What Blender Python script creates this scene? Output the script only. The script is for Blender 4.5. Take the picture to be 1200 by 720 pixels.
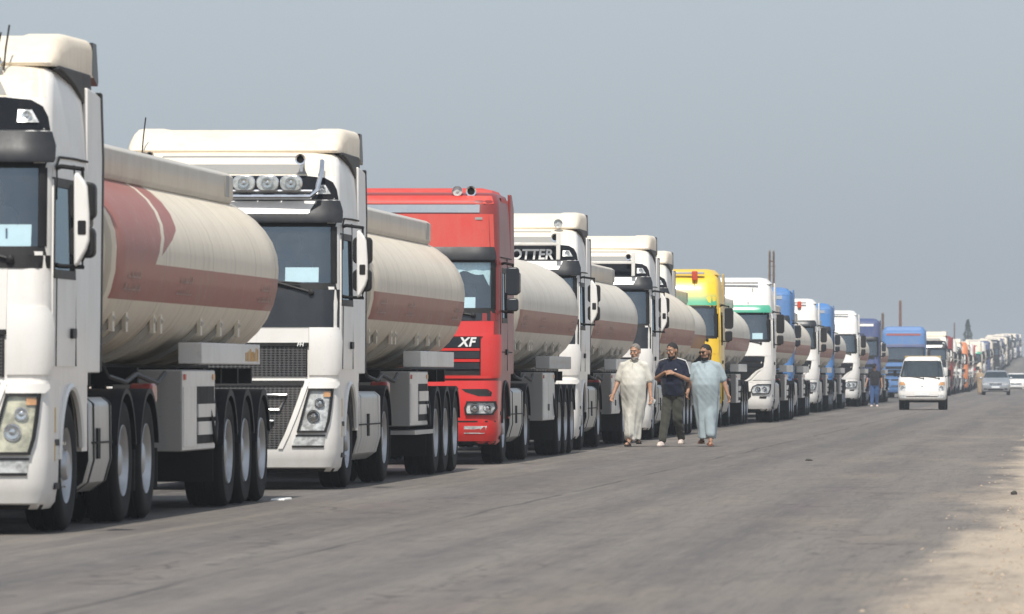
import bpy, bmesh, math, random
import numpy as np
from mathutils import Vector, Matrix, noise

# ------------------------------------------------------------------ clear
for o in list(bpy.data.objects):
    bpy.data.objects.remove(o)
SC = bpy.context.scene
COL = SC.collection
R = math.radians
PI = math.pi

# ------------------------------------------------------------------ camera
# f = 7950 px on a 1200 px wide picture; vanishing point of the truck row at (1258, 441)
CAM_H = 1.235
cam_d = bpy.data.cameras.new('camera')
cam = bpy.data.objects.new('camera', cam_d)
COL.objects.link(cam)
cam_d.sensor_width = 36.0
cam_d.lens = 7950 * 36.0 / 1200
cam_d.clip_start = 1.0
cam_d.clip_end = 9000
cam.location = (0, 0, CAM_H)
cam.rotation_euler = (R(90), 0, 0)
cam_d.shift_x = -(1258 - 600) / 1200
cam_d.shift_y = (441 - 360) / 1200
cam_d.dof.use_dof = True
cam_d.dof.focus_distance = 108
cam_d.dof.aperture_fstop = 9.0
SC.camera = cam

# ------------------------------------------------------------------ sky + sun
SUN_EL, SUN_AZ = 57.0, -2.5        # azimuth measured from -Y (behind the camera) towards +X
sd = Vector((math.sin(R(SUN_AZ)) * math.cos(R(SUN_EL)), -math.cos(R(SUN_AZ)) * math.cos(R(SUN_EL)), math.sin(R(SUN_EL))))
world = bpy.data.worlds.new('World')
SC.world = world
world.use_nodes = True
wn, wl = world.node_tree.nodes, world.node_tree.links
wn.clear()
wo = wn.new('ShaderNodeOutputWorld')
bg = wn.new('ShaderNodeBackground')
sky = wn.new('ShaderNodeTexSky')
sky.sky_type = 'NISHITA'
sky.sun_disc = False
sky.sun_elevation = R(SUN_EL)
sky.sun_rotation = R(180) - R(SUN_AZ)
sky.altitude = 0
sky.air_density = 1.0
sky.dust_density = 2.5
sky.ozone_density = 1.6
bg.inputs['Strength'].default_value = 0.142
hs = wn.new('ShaderNodeHueSaturation')
hs.inputs['Saturation'].default_value = 0.6
wl.new(sky.outputs[0], hs.inputs['Color'])
tint = wn.new('ShaderNodeMix')
tint.data_type = 'RGBA'
tint.blend_type = 'MULTIPLY'
tint.inputs[0].default_value = 1.0
tint.inputs[7].default_value = (0.945, 0.985, 1.055, 1)
wl.new(hs.outputs[0], tint.inputs[6])
veil = wn.new('ShaderNodeMix')          # even veil of dust over the whole sky
veil.data_type = 'RGBA'
veil.inputs[0].default_value = 0.62
veil.inputs[7].default_value = (2.85, 3.26, 3.70, 1)
wl.new(tint.outputs[2], veil.inputs[6])
wl.new(veil.outputs[2], bg.inputs['Color'])
wl.new(bg.outputs[0], wo.inputs['Surface'])

sl = bpy.data.lights.new('sun', 'SUN')
sl.energy = 3.75
sl.angle = R(0.53)
sl.color = (1.0, 0.95, 0.87)
sun = bpy.data.objects.new('sun', sl)
COL.objects.link(sun)
sun.rotation_euler = (-sd).to_track_quat('-Z', 'Y').to_euler()
sun.location = (0, -20, 40)

SC.view_settings.view_transform = 'Standard'
SC.view_settings.look = 'None'
SC.view_settings.exposure = 0.22
SC.view_settings.gamma = 1.0
SC.render.engine = 'CYCLES'
SC.cycles.use_denoising = True
SC.cycles.max_bounces = 8
SC.cycles.volume_bounces = 0
SC.cycles.transparent_max_bounces = 12
SC.cycles.use_adaptive_sampling = True
SC.cycles.adaptive_threshold = 0.01
SC.cycles.sample_clamp_indirect = 4.0

# ================================================================== materials
MATS = {}


class NT:
    """small helper for building node trees"""
    def __init__(self, name):
        self.m = bpy.data.materials.new(name)
        self.m.use_nodes = True
        self.n = self.m.node_tree.nodes
        self.l = self.m.node_tree.links
        self.n.clear()
        self.out = self.n.new('ShaderNodeOutputMaterial')

    def put(self, sock, v):
        if isinstance(v, (int, float)):
            sock.default_value = v
        elif isinstance(v, (tuple, list)):
            sock.default_value = tuple(v) + (1.0,) if len(v) == 3 and sock.type == 'RGBA' else v
        elif v is not None:
            self.l.new(v, sock)

    def math(self, op, a, b=None, c=None, clamp=False):
        n = self.n.new('ShaderNodeMath')
        n.operation = op
        n.use_clamp = clamp
        self.put(n.inputs[0], a)
        if b is not None:
            self.put(n.inputs[1], b)
        if c is not None:
            self.put(n.inputs[2], c)
        return n.outputs[0]

    def mix(self, fac, a, b, mode='MIX'):
        n = self.n.new('ShaderNodeMix')
        n.data_type = 'RGBA'
        n.blend_type = mode
        self.put(n.inputs[0], fac)
        self.put(n.inputs[6], a)
        self.put(n.inputs[7], b)
        return n.outputs[2]

    def noise(self, vec, scale, detail=4, rough=0.55, dist=0.0):
        n = self.n.new('ShaderNodeTexNoise')
        n.inputs['Scale'].default_value = scale
        n.inputs['Detail'].default_value = detail
        n.inputs['Roughness'].default_value = rough
        n.inputs['Distortion'].default_value = dist
        if vec is not None:
            self.l.new(vec, n.inputs['Vector'])
        return n.outputs[0]

    def ramp(self, fac, p0, p1, v0=0.0, v1=1.0):
        n = self.n.new('ShaderNodeMapRange')
        n.interpolation_type = 'SMOOTHSTEP'
        self.put(n.inputs[0], fac)
        for i, v in enumerate((p0, p1, v0, v1)):
            n.inputs[i + 1].default_value = v
        return n.outputs[0]

    def coords(self, scale=(1, 1, 1), rnd=True):
        tc = self.n.new('ShaderNodeTexCoord')
        mp = self.n.new('ShaderNodeMapping')
        mp.inputs['Scale'].default_value = scale
        self.l.new(tc.outputs['Object'], mp.inputs[0])
        if rnd:
            oi = self.n.new('ShaderNodeObjectInfo')
            k = self.math('MULTIPLY', oi.outputs['Random'], 37.0)
            cx = self.n.new('ShaderNodeCombineXYZ')
            for i in range(3):
                self.l.new(k, cx.inputs[i])
            self.l.new(cx.outputs[0], mp.inputs['Location'])
        return mp.outputs[0]

    def obj(self):
        tc = self.n.new('ShaderNodeTexCoord')
        s = self.n.new('ShaderNodeSeparateXYZ')
        self.l.new(tc.outputs['Object'], s.inputs[0])
        return s.outputs

    def bump(self, h, strength, dist=0.01):
        b = self.n.new('ShaderNodeBump')
        b.inputs['Strength'].default_value = strength
        b.inputs['Distance'].default_value = dist
        self.l.new(h, b.inputs['Height'])
        return b.outputs[0]

    def bsdf(self, color, rough, metal=0.0, normal=None, coat=0.0, spec=0.5, **kw):
        p = self.n.new('ShaderNodeBsdfPrincipled')
        self.put(p.inputs['Base Color'], color)
        self.put(p.inputs['Roughness'], rough)
        self.put(p.inputs['Metallic'], metal)
        self.put(p.inputs['Specular IOR Level'], spec)
        if coat:
            p.inputs['Coat Weight'].default_value = coat
            p.inputs['Coat Roughness'].default_value = 0.12
        if normal is not None:
            self.l.new(normal, p.inputs['Normal'])
        for k, v in kw.items():
            self.put(p.inputs[k], v)
        self.l.new(p.outputs[0], self.out.inputs['Surface'])
        return p


DUST = (0.40, 0.33, 0.25)


def paint(name, color, rough=0.38, dirt=0.35, metal=0.0, coat=0.25, dust=DUST, streak=True, spec=0.5):
    if name in MATS:
        return MATS[name]
    t = NT(name)
    v = t.coords((1, 1, 1))
    big = t.noise(v, 1.3, 5, 0.6)
    vs = t.coords((5.0, 5.0, 0.7))
    st = t.noise(vs, 1.6, 4, 0.6)
    fine = t.noise(v, 28, 3, 0.6)
    f = t.math('ADD', t.math('MULTIPLY', big, 0.55), t.math('MULTIPLY', st, 0.35 if streak else 0.0))
    f = t.math('ADD', f, t.math('MULTIPLY', fine, 0.12))
    f = t.ramp(f, 0.38, 0.78, 0.04, 1.0)
    f = t.math('MULTIPLY', f, dirt)
    c = t.mix(f, color, dust)
    dk = t.ramp(t.noise(v, 3.1, 5, 0.65), 0.62, 0.75)
    c = t.mix(t.math('MULTIPLY', dk, dirt * 0.35), c, (0.10, 0.085, 0.07))
    dr = t.noise(t.coords((16.0, 16.0, 0.8)), 1.0, 5, 0.7)
    c = t.mix(t.math('MULTIPLY', t.ramp(dr, 0.60, 0.76), dirt * 0.6), c, tuple(q * 0.45 for q in dust))
    ch = t.ramp(t.noise(v, 42, 2, 0.5), 0.72, 0.76)
    c = t.mix(t.math('MULTIPLY', ch, dirt * 0.9), c, (0.07, 0.055, 0.045))
    r = t.math('ADD', rough, t.math('MULTIPLY', f, 0.5))
    t.bsdf(c, r, metal, t.bump(t.noise(v, 1.1, 2, 0.4), 0.10, 0.03) if coat else None, coat, spec)
    MATS[name] = t.m
    return t.m


def glassmat(name, tint, dust=0.06, rough=0.03, refl=0.06):
    if name in MATS:
        return MATS[name]
    t = NT(name)
    tr = t.n.new('ShaderNodeBsdfTransparent')
    tr.inputs[0].default_value = tint + (1,)
    gl = t.n.new('ShaderNodeBsdfGlossy')
    gl.inputs['Roughness'].default_value = rough
    gl.inputs['Color'].default_value = (0.74, 0.90, 1.0, 1)
    fr = t.n.new('ShaderNodeLayerWeight')
    fr.inputs['Blend'].default_value = 0.5
    ms = t.n.new('ShaderNodeMixShader')
    t.l.new(t.math('ADD', t.math('MULTIPLY', t.math('POWER', fr.outputs['Facing'], 4.0), 0.85), refl, clamp=True), ms.inputs[0])
    t.l.new(tr.outputs[0], ms.inputs[1])
    t.l.new(gl.outputs[0], ms.inputs[2])
    df = t.n.new('ShaderNodeBsdfDiffuse')
    df.inputs[0].default_value = (0.40, 0.37, 0.32, 1)
    ms2 = t.n.new('ShaderNodeMixShader')
    d = t.ramp(t.noise(t.coords(), 4, 5, 0.6), 0.3, 0.8, dust * .3, dust * 1.8)
    t.l.new(d, ms2.inputs[0])
    t.l.new(ms.outputs[0], ms2.inputs[1])
    t.l.new(df.outputs[0], ms2.inputs[2])
    t.l.new(ms2.outputs[0], t.out.inputs['Surface'])
    MATS[name] = t.m
    return t.m


def simple(name, color, rough=0.5, metal=0.0, var=0.25, scale=9.0, spec=0.5, bump=0.0):
    if name in MATS:
        return MATS[name]
    t = NT(name)
    v = t.coords()
    n = t.noise(v, scale, 4, 0.6)
    dark = tuple(c * (1 - var) for c in color)
    lite = tuple(min(1, c * (1 + var)) for c in color)
    c = t.mix(t.ramp(n, 0.3, 0.7), dark, lite)
    t.bsdf(c, rough, metal, t.bump(n, bump) if bump else None, 0, spec)
    MATS[name] = t.m
    return t.m


def mesh_grille(name):
    """fine black mesh with small holes, too small to build"""
    t = NT(name)
    x, y, z = t.obj()
    k = 120.0
    a = t.math('ADD', t.math('MULTIPLY', x, 66), t.math('MULTIPLY', z, k))
    b = t.math('SUBTRACT', t.math('MULTIPLY', x, 66), t.math('MULTIPLY', z, k))
    s = t.math('MULTIPLY', t.math('SINE', a), t.math('SINE', b))
    h = t.ramp(s, -0.15, 0.5)
    dn = t.ramp(t.noise(t.coords(), 2.5, 4, 0.6), 0.4, 0.75, 0.0, 0.4)
    c = t.mix(h, (0.07, 0.07, 0.072), (0.008, 0.008, 0.009))
    c = t.mix(dn, c, (0.11, 0.095, 0.08))
    t.bsdf(c, 0.45, 0, t.bump(h, 0.7, -0.02))
    MATS[name] = t.m
    return t.m


def tankmat(name, cream, band, swoosh=False):
    t = NT(name)
    x, y, z = t.obj()
    m = t.math('MULTIPLY', t.math('GREATER_THAN', z, 1.87), t.math('LESS_THAN', z, 2.19))
    if swoosh:
        lim = t.math('ADD', 5.0, t.math('MULTIPLY', t.math('MAXIMUM', t.math('SUBTRACT', z, 2.19), 0.0), 1.75))
        a = t.math('MULTIPLY', t.math('LESS_THAN', y, lim), t.math('GREATER_THAN', z, 1.87))
        lo = t.math('ADD', lim, 0.2)
        wid = t.math('MINIMUM', t.math('MULTIPLY', t.math('SUBTRACT', z, 2.27), 3.4), 0.85)
        hi = t.math('ADD', lo, wid)
        b = t.math('MULTIPLY', t.math('GREATER_THAN', y, lo), t.math('LESS_THAN', y, hi))
        b = t.math('MULTIPLY', b, t.math('LESS_THAN', z, 2.97))
        m = t.math('MAXIMUM', m, t.math('MAXIMUM', a, b))
    m = t.math('MULTIPLY', m, t.math('GREATER_THAN', y, 2.56))
    v = t.coords((1, 1, 1))
    vs = t.coords((1.5, 3.5, 0.5))
    worn = t.ramp(t.noise(v, 6, 6, 0.7), 0.55, 0.85, 1.0, 0.72)
    c = t.mix(t.math('MULTIPLY', m, worn), cream, band)
    d = t.math('ADD', t.math('MULTIPLY', t.noise(v, 0.9, 5, 0.6), 0.5), t.math('MULTIPLY', t.noise(vs, 1.7, 5, 0.65), 0.5))
    c = t.mix(t.ramp(d, 0.42, 0.72, 0.0, 0.38), c, (0.36, 0.31, 0.24))
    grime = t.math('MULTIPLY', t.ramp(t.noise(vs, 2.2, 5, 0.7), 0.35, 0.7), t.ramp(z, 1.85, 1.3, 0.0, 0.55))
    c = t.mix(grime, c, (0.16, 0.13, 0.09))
    # faint ring welds
    w = t.math('LESS_THAN', t.math('ABSOLUTE', t.math('SUBTRACT', t.math('FRACT', t.math('DIVIDE', y, 1.62)), 0.5)), 0.012)
    c = t.mix(t.math('MULTIPLY', w, 0.38), c, (0.2, 0.17, 0.13))
    run = t.ramp(t.noise(t.coords((0.6, 7.0, 0.5)), 1.0, 5, 0.7), 0.57, 0.74, 0.0, 0.45)
    c = t.mix(run, c, (0.25, 0.20, 0.145))
    t.bsdf(c, t.math('ADD', 0.42, t.math('MULTIPLY', d, 0.3)), 0.0, t.bump(t.math('ADD', t.math('MULTIPLY', w, 0.5), t.noise(v, 0.8, 2)), 0.12, 0.02), 0.1)
    MATS[name] = t.m
    return t.m


WHITE = paint('white_paint', (0.80, 0.78, 0.74), 0.32, 0.28)
WHITE2 = paint('dusty_white_paint', (0.74, 0.72, 0.67), 0.4, 0.45)
CREAMW = paint('roof_white_paint', (0.79, 0.71, 0.58), 0.5, 0.45, coat=0.0, dust=(0.50, 0.39, 0.27))
RED = paint('red_paint', (0.60, 0.022, 0.02), 0.33, 0.10)
REDROOF = paint('faded_red_paint', (0.56, 0.04, 0.03), 0.55, 0.22, coat=0.0)
YELLOW = paint('yellow_paint', (0.80, 0.52, 0.02), 0.35, 0.2)
BLUE = paint('blue_paint', (0.045, 0.19, 0.47), 0.55, 0.25, coat=0.0)
BLUE2 = paint('dark_blue_paint', (0.04, 0.07, 0.19), 0.55, 0.3, coat=0.0)
LBLUE = paint('light_blue_paint', (0.075, 0.19, 0.42), 0.55, 0.25, coat=0.0)
DRED = paint('dark_red_and_shaded_red', (0.24, 0.028, 0.025), 0.4, 0.16, coat=0.1, dust=(0.16, 0.12, 0.10))  # dark red bodies; on the red cab's sides it stands for shade
ORANGE = paint('orange_paint', (0.65, 0.19, 0.05), 0.35, 0.3)
GREENP = paint('green_paint', (0.05, 0.28, 0.16), 0.35, 0.3)
SILVERP = paint('silver_paint', (0.42, 0.44, 0.46), 0.3, 0.2, metal=0.6)
GREYP = paint('grey_paint', (0.42, 0.42, 0.41), 0.45, 0.4)
TANP = paint('tan_paint', (0.50, 0.36, 0.13), 0.5, 0.35)
TAILRED = paint('red_lacquer', (0.30, 0.02, 0.02), 0.3, 0.25)
DARKP = paint('dark_grey_paint', (0.014, 0.018, 0.024), 0.33, 0.25, coat=0.0, dust=(0.08, 0.077, 0.074))
BLACKP = paint('black_plastic', (0.012, 0.012, 0.013), 0.5, 0.3, coat=0.0, dust=(0.07, 0.063, 0.056), spec=0.3)
GUARD = paint('mudguard_plastic', (0.009, 0.009, 0.012), 0.5, 0.35, coat=0.0, dust=(0.04, 0.038, 0.036), spec=0.2)
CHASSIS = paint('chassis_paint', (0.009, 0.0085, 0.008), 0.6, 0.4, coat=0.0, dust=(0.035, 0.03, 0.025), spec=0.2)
RUBBER = paint('tyre_rubber', (0.008, 0.008, 0.0085), 0.7, 0.35, coat=0.0, dust=(0.035, 0.031, 0.027), spec=0.2)
ALLOY = paint('rim_alloy', (0.50, 0.51, 0.52), 0.38, 0.35, metal=0.75, coat=0.0, dust=(0.2, 0.17, 0.14))
CHROME = simple('chrome', (0.78, 0.78, 0.78), 0.12, 1.0, 0.1)
STEELP = paint('polished_side_panel', (0.55, 0.55, 0.53), 0.33, 0.35, metal=0.45, coat=0.0, dust=(0.36, 0.32, 0.26))
GLASS = glassmat('cab_glass', (0.80, 0.92, 0.95), 0.04, 0.03, 0.18)
SIDEGLASS = glassmat('side_glass', (0.36, 0.42, 0.44), 0.05)
CARGLASS = glassmat('car_glass', (0.55, 0.63, 0.65), 0.03, 0.03, 0.12)
LENS = glassmat('lamp_lens', (0.96, 0.96, 0.95), 0.03, 0.06)
SMOKED = paint('smoked_acrylic', (0.27, 0.265, 0.25), 0.55, 0.75, dust=(0.33, 0.31, 0.27))
GREYBLUE = paint('blue_grey_acrylic', (0.22, 0.26, 0.31), 0.3, 0.4, dust=(0.33, 0.31, 0.28))
GREENVIS = paint('green_visor_acrylic', (0.05, 0.36, 0.23), 0.25, 0.25)
INTER = simple('cab_interior', (0.018, 0.022, 0.026), 0.9)
ROOFBLACK = paint('roof_band_plastic', (0.010, 0.012, 0.016), 0.85, 0.35, coat=0.0, dust=(0.05, 0.048, 0.046), spec=0.1)
VISOR = paint('visor_plastic', (0.009, 0.011, 0.015), 0.4, 0.4, coat=0.0, dust=(0.06, 0.057, 0.054), spec=0.4)
SEATM = simple('seat_cloth', (0.05, 0.052, 0.058), 0.9)
DASHM = simple('dashboard', (0.03, 0.03, 0.032), 0.8)
PAPER = simple('paper', (0.84, 0.86, 0.85), 0.8, 0, 0.04)
INK = simple('printed_ink', (0.02, 0.03, 0.08), 0.7)
CURTAIN = simple('curtain_cloth', (0.72, 0.78, 0.76), 0.9, 0, 0.12, 40)
AMBER = simple('amber_lens', (0.66, 0.34, 0.14), 0.3)
REDLENS = simple('red_lens', (0.50, 0.06, 0.025), 0.4)
LAMPSILVER = simple('lamp_reflector', (0.55, 0.56, 0.56), 0.22, 0.0, 0.4, 16)
LAMPOLD = simple('yellowed_lamp_reflector', (0.52, 0.50, 0.38), 0.3, 0.0, 0.4, 12)
BADGE = simple('badge_white', (0.80, 0.80, 0.78), 0.4, 0, 0.05)
LETTER = simple('worn_pale_lettering', (0.42, 0.30, 0.26), 0.7, 0, 0.2)
LETTERO = simple('orange_lettering', (0.60, 0.33, 0.08), 0.6, 0, 0.3, 12)
STICKY = simple('yellow_reflector_tape', (0.62, 0.42, 0.10), 0.4, 0, 0.2)
GRILLE = mesh_grille('black_mesh_grille')
CREAM = (0.74, 0.655, 0.52)
MAROON = (0.33, 0.105, 0.08)
TANK1 = tankmat('tank_paint_swoosh', CREAM, MAROON, True)
TANK2 = tankmat('tank_paint_band', (0.71, 0.63, 0.505), (0.30, 0.10, 0.076))
TANK3 = tankmat('tank_paint_pale', (0.66, 0.61, 0.525), (0.28, 0.105, 0.082))
TANKTRIM = paint('tank_trim_paint', (0.52, 0.49, 0.43), 0.5, 0.5)
CARCASS_SHADE = paint('cabinet_paint_shaded', (0.26, 0.26, 0.255), 0.55, 0.5, coat=0.0)  # darker copy of the cabinet paint; front-face shade put into the grey
CABINETM = paint('cabinet_paint', (0.70, 0.69, 0.66), 0.45, 0.4)


# ================================================================== mesh kit
MESHCACHE = {}


class MB:
    def __init__(self):
        self.v = []
        self.f = []

    def add(self, vs, fs):
        b = len(self.v)
        self.v += [tuple(map(float, p)) for p in vs]
        self.f += [tuple(i + b for i in q) for q in fs]
        return self

    def bx(self, x0, x1, y0, y1, z0, z1):
        vs = [(x, y, z) for z in (z0, z1) for y in (y0, y1) for x in (x0, x1)]
        return self.add(vs, [(0, 2, 3, 1), (4, 5, 7, 6), (0, 1, 5, 4), (2, 6, 7, 3), (0, 4, 6, 2), (1, 3, 7, 5)])

    def prism(self, poly, axis, lo, hi, shrink_hi=None):
        def p3(p, h):
            return {'x': (h, p[0], p[1]), 'y': (p[0], h, p[1]), 'z': (p[0], p[1], h)}[axis]
        n = len(poly)
        p2 = poly
        if shrink_hi is not None:
            cx = sum(p[0] for p in poly) / n
            cy = sum(p[1] for p in poly) / n
            p2 = [(cx + (p[0] - cx) * shrink_hi, cy + (p[1] - cy) * shrink_hi) for p in poly]
        vs = [p3(p, lo) for p in poly] + [p3(p, hi) for p in p2]
        fs = [tuple(range(n)), tuple(range(2 * n - 1, n - 1, -1))]
        fs += [(i, (i + 1) % n, n + (i + 1) % n, n + i) for i in range(n)]
        return self.add(vs, fs)

    def loft(self, rings, closed=True, cap=True, skip=None):
        n = len(rings[0])
        vs = [p for r in rings for p in r]
        fs = []
        m = n if closed else n - 1
        for i in range(len(rings) - 1):
            for j in range(m):
                k = (j + 1) % n
                q = (i * n + j, i * n + k, (i + 1) * n + k, (i + 1) * n + j)
                if skip:
                    c = [sum(vs[a][d] for a in q) / 4 for d in range(3)]
                    if skip(*c):
                        continue
                fs.append(q)
        if cap:
            fs.append(tuple(range(n - 1, -1, -1)))
            fs.append(tuple((len(rings) - 1) * n + j for j in range(n)))
        return self.add(vs, fs)

    def tube(self, path, r, n=8, taper=None):
        path = [Vector(p) for p in path]
        rings = []
        up = Vector((0, 0, 1))
        for i, p in enumerate(path):
            a = path[max(i - 1, 0)]
            b = path[min(i + 1, len(path) - 1)]
            d = (b - a).normalized()
            u = d.cross(up)
            if u.length < 1e-3:
                u = d.cross(Vector((1, 0, 0)))
            u.normalize()
            w = u.cross(d)
            rr = r if taper is None else taper[i]
            rings.append([tuple(p + u * math.cos(2 * PI * k / n) * rr + w * math.sin(2 * PI * k / n) * rr) for k in range(n)])
        return self.loft(rings)

    def lathe(self, prof, axis='x', c=(0, 0, 0), n=24, cap=False):
        rings = []
        for r, h in prof:
            ring = []
            for k in range(n):
                a = 2 * PI * k / n
                u, w = r * math.cos(a), r * math.sin(a)
                p = {'x': (h, u, w), 'y': (u, h, w), 'z': (u, w, h)}[axis]
                ring.append((p[0] + c[0], p[1] + c[1], p[2] + c[2]))
            rings.append(ring)
        return self.loft(rings, cap=cap)

    def ell(self, c, r, n=10, m=7, rot=None):
        rings = []
        for i in range(1, m):
            th = PI * i / m
            rings.append([(math.sin(th) * math.cos(2 * PI * k / n), math.sin(th) * math.sin(2 * PI * k / n), math.cos(th)) for k in range(n)])
        vs = [(0, 0, 1)] + [p for q in rings for p in q] + [(0, 0, -1)]
        fs = [(0, 1 + k, 1 + (k + 1) % n) for k in range(n)]
        for i in range(m - 2):
            for k in range(n):
                a = 1 + i * n + k
                b = 1 + i * n + (k + 1) % n
                fs.append((a, a + n, b + n, b))
        L = len(vs) - 1
        o = 1 + (m - 2) * n
        fs += [(L, o + (k + 1) % n, o + k) for k in range(n)]
        out = []
        for p in vs:
            q = Vector((p[0] * r[0], p[1] * r[1], p[2] * r[2]))
            if rot is not None:
                q = rot @ q
            out.append((q.x + c[0], q.y + c[1], q.z + c[2]))
        return self.add(out, fs)

    def mirror(self):
        n = len(self.v)
        vs = [(-x, y, z) for x, y, z in self.v]
        fs = [tuple(reversed(q)) for q in self.f]
        return self.add(vs, fs)

    def flipped(self):
        m = MB()
        m.v = [(-x, y, z) for x, y, z in self.v]
        m.f = [tuple(reversed(q)) for q in self.f]
        return m

    def shifted(self, dx=0, dy=0, dz=0):
        m = MB()
        m.v = [(x + dx, y + dy, z + dz) for x, y, z in self.v]
        m.f = list(self.f)
        return m

    def mesh(self, name, mat, smooth=38, recalc=True):
        key = (np.round(np.array(self.v, dtype=np.float32), 4).tobytes(), hash(tuple(self.f)), mat.name)
        if key in MESHCACHE:
            return MESHCACHE[key]
        me = bpy.data.meshes.new(name)
        me.from_pydata(self.v, [], self.f)
        if recalc:
            bm = bmesh.new()
            bm.from_mesh(me)
            bmesh.ops.recalc_face_normals(bm, faces=bm.faces)
            bm.to_mesh(me)
            bm.free()
        me.materials.append(mat)
        if smooth:
            me.shade_smooth()
            me.set_sharp_from_angle(angle=R(smooth))
        MESHCACHE[key] = me
        return me

    def build(self, name, mat, parent=None, loc=None, bevel=0.0, smooth=38, recalc=True, seg=2):
        o = bpy.data.objects.new(name, self.mesh(name, mat, smooth, recalc))
        COL.objects.link(o)
        if parent is not None:
            o.parent = parent
        if loc is not None:
            o.location = loc
        if bevel:
            b = o.modifiers.new('bevel', 'BEVEL')
            b.width = bevel
            b.segments = seg
            b.limit_method = 'ANGLE'
            b.angle_limit = R(40)
            b.harden_normals = False
        return o


def tag(o, label=None, cat=None, group=None, kind=None):
    if label:
        o['label'] = label
    if cat:
        o['category'] = cat
    if group:
        o['group'] = group
    if kind:
        o['kind'] = kind
    return o


def empty(name, loc, rz=0.0):
    o = bpy.data.objects.new(name, None)
    COL.objects.link(o)
    o.location = loc
    o.rotation_euler = (0, 0, rz)
    o.empty_display_size = 0.3
    return o


def rrect(x0, x1, z0, z1, r, n=4):
    pts = []
    for cx, cz, a0 in ((x1 - r, z1 - r, 0), (x0 + r, z1 - r, 90), (x0 + r, z0 + r, 180), (x1 - r, z0 + r, 270)):
        for k in range(n + 1):
            a = R(a0 + 90 * k / n)
            pts.append((cx + r * math.cos(a), cz + r * math.sin(a)))
    return pts


def text_mesh(s, size, depth=0.004, shear=0.0, spacing=1.0, bold=0.0):
    cu = bpy.data.curves.new('lettering', 'FONT')
    cu.body = s
    cu.size = size
    cu.extrude = depth
    cu.align_x = 'CENTER'
    cu.align_y = 'CENTER'
    cu.shear = shear
    cu.space_character = spacing
    cu.offset = bold
    cu.resolution_u = 3
    ob = bpy.data.objects.new('lettering', cu)
    COL.objects.link(ob)
    bpy.context.view_layer.update()
    me = bpy.data.meshes.new_from_object(ob.evaluated_get(bpy.context.evaluated_depsgraph_get()))
    m = MB()
    # text lies in XY facing +Z -> stand it up facing -Y
    m.v = [(p.co.x, -p.co.z, p.co.y) for p in me.vertices]
    m.f = [tuple(q.vertices) for q in me.polygons]
    bpy.data.objects.remove(ob)
    bpy.data.curves.remove(cu)
    bpy.data.meshes.remove(me)
    return m


# ------------------------------------------------------------------ terrain height
def gz(y):
    pts = [(-800, 0), (540, 0), (600, .18), (685, .9), (800, 1.75), (935, 3.0), (1100, 4.2), (1300, 5.0), (1600, 5.5), (5000, 6)]
    return float(np.interp(y, [p[0] for p in pts], [p[1] for p in pts]))

# ================================================================== ground
def sand_mat():
    t = NT('sand')
    v = t.coords((1, 1, 1), rnd=False)
    n1 = t.noise(v, 0.35, 5, 0.6)
    n2 = t.noise(v, 6, 5, 0.65)
    n3 = t.noise(v, 55, 3, 0.7)
    c = t.mix(t.ramp(n1, 0.35, 0.65), (0.45, 0.365, 0.275), (0.55, 0.46, 0.36))
    c = t.mix(t.ramp(n2, 0.4, 0.7, 0, 0.4), c, (0.36, 0.28, 0.20))
    c = t.mix(t.ramp(n3, 0.5, 0.75, 0, 0.5), c, (0.25, 0.20, 0.15))
    h = t.math('ADD', n2, t.math('MULTIPLY', n3, 0.5))
    t.bsdf(c, 0.95, 0, t.bump(h, 0.6, 0.03), 0, 0.2)
    return t.m


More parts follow.
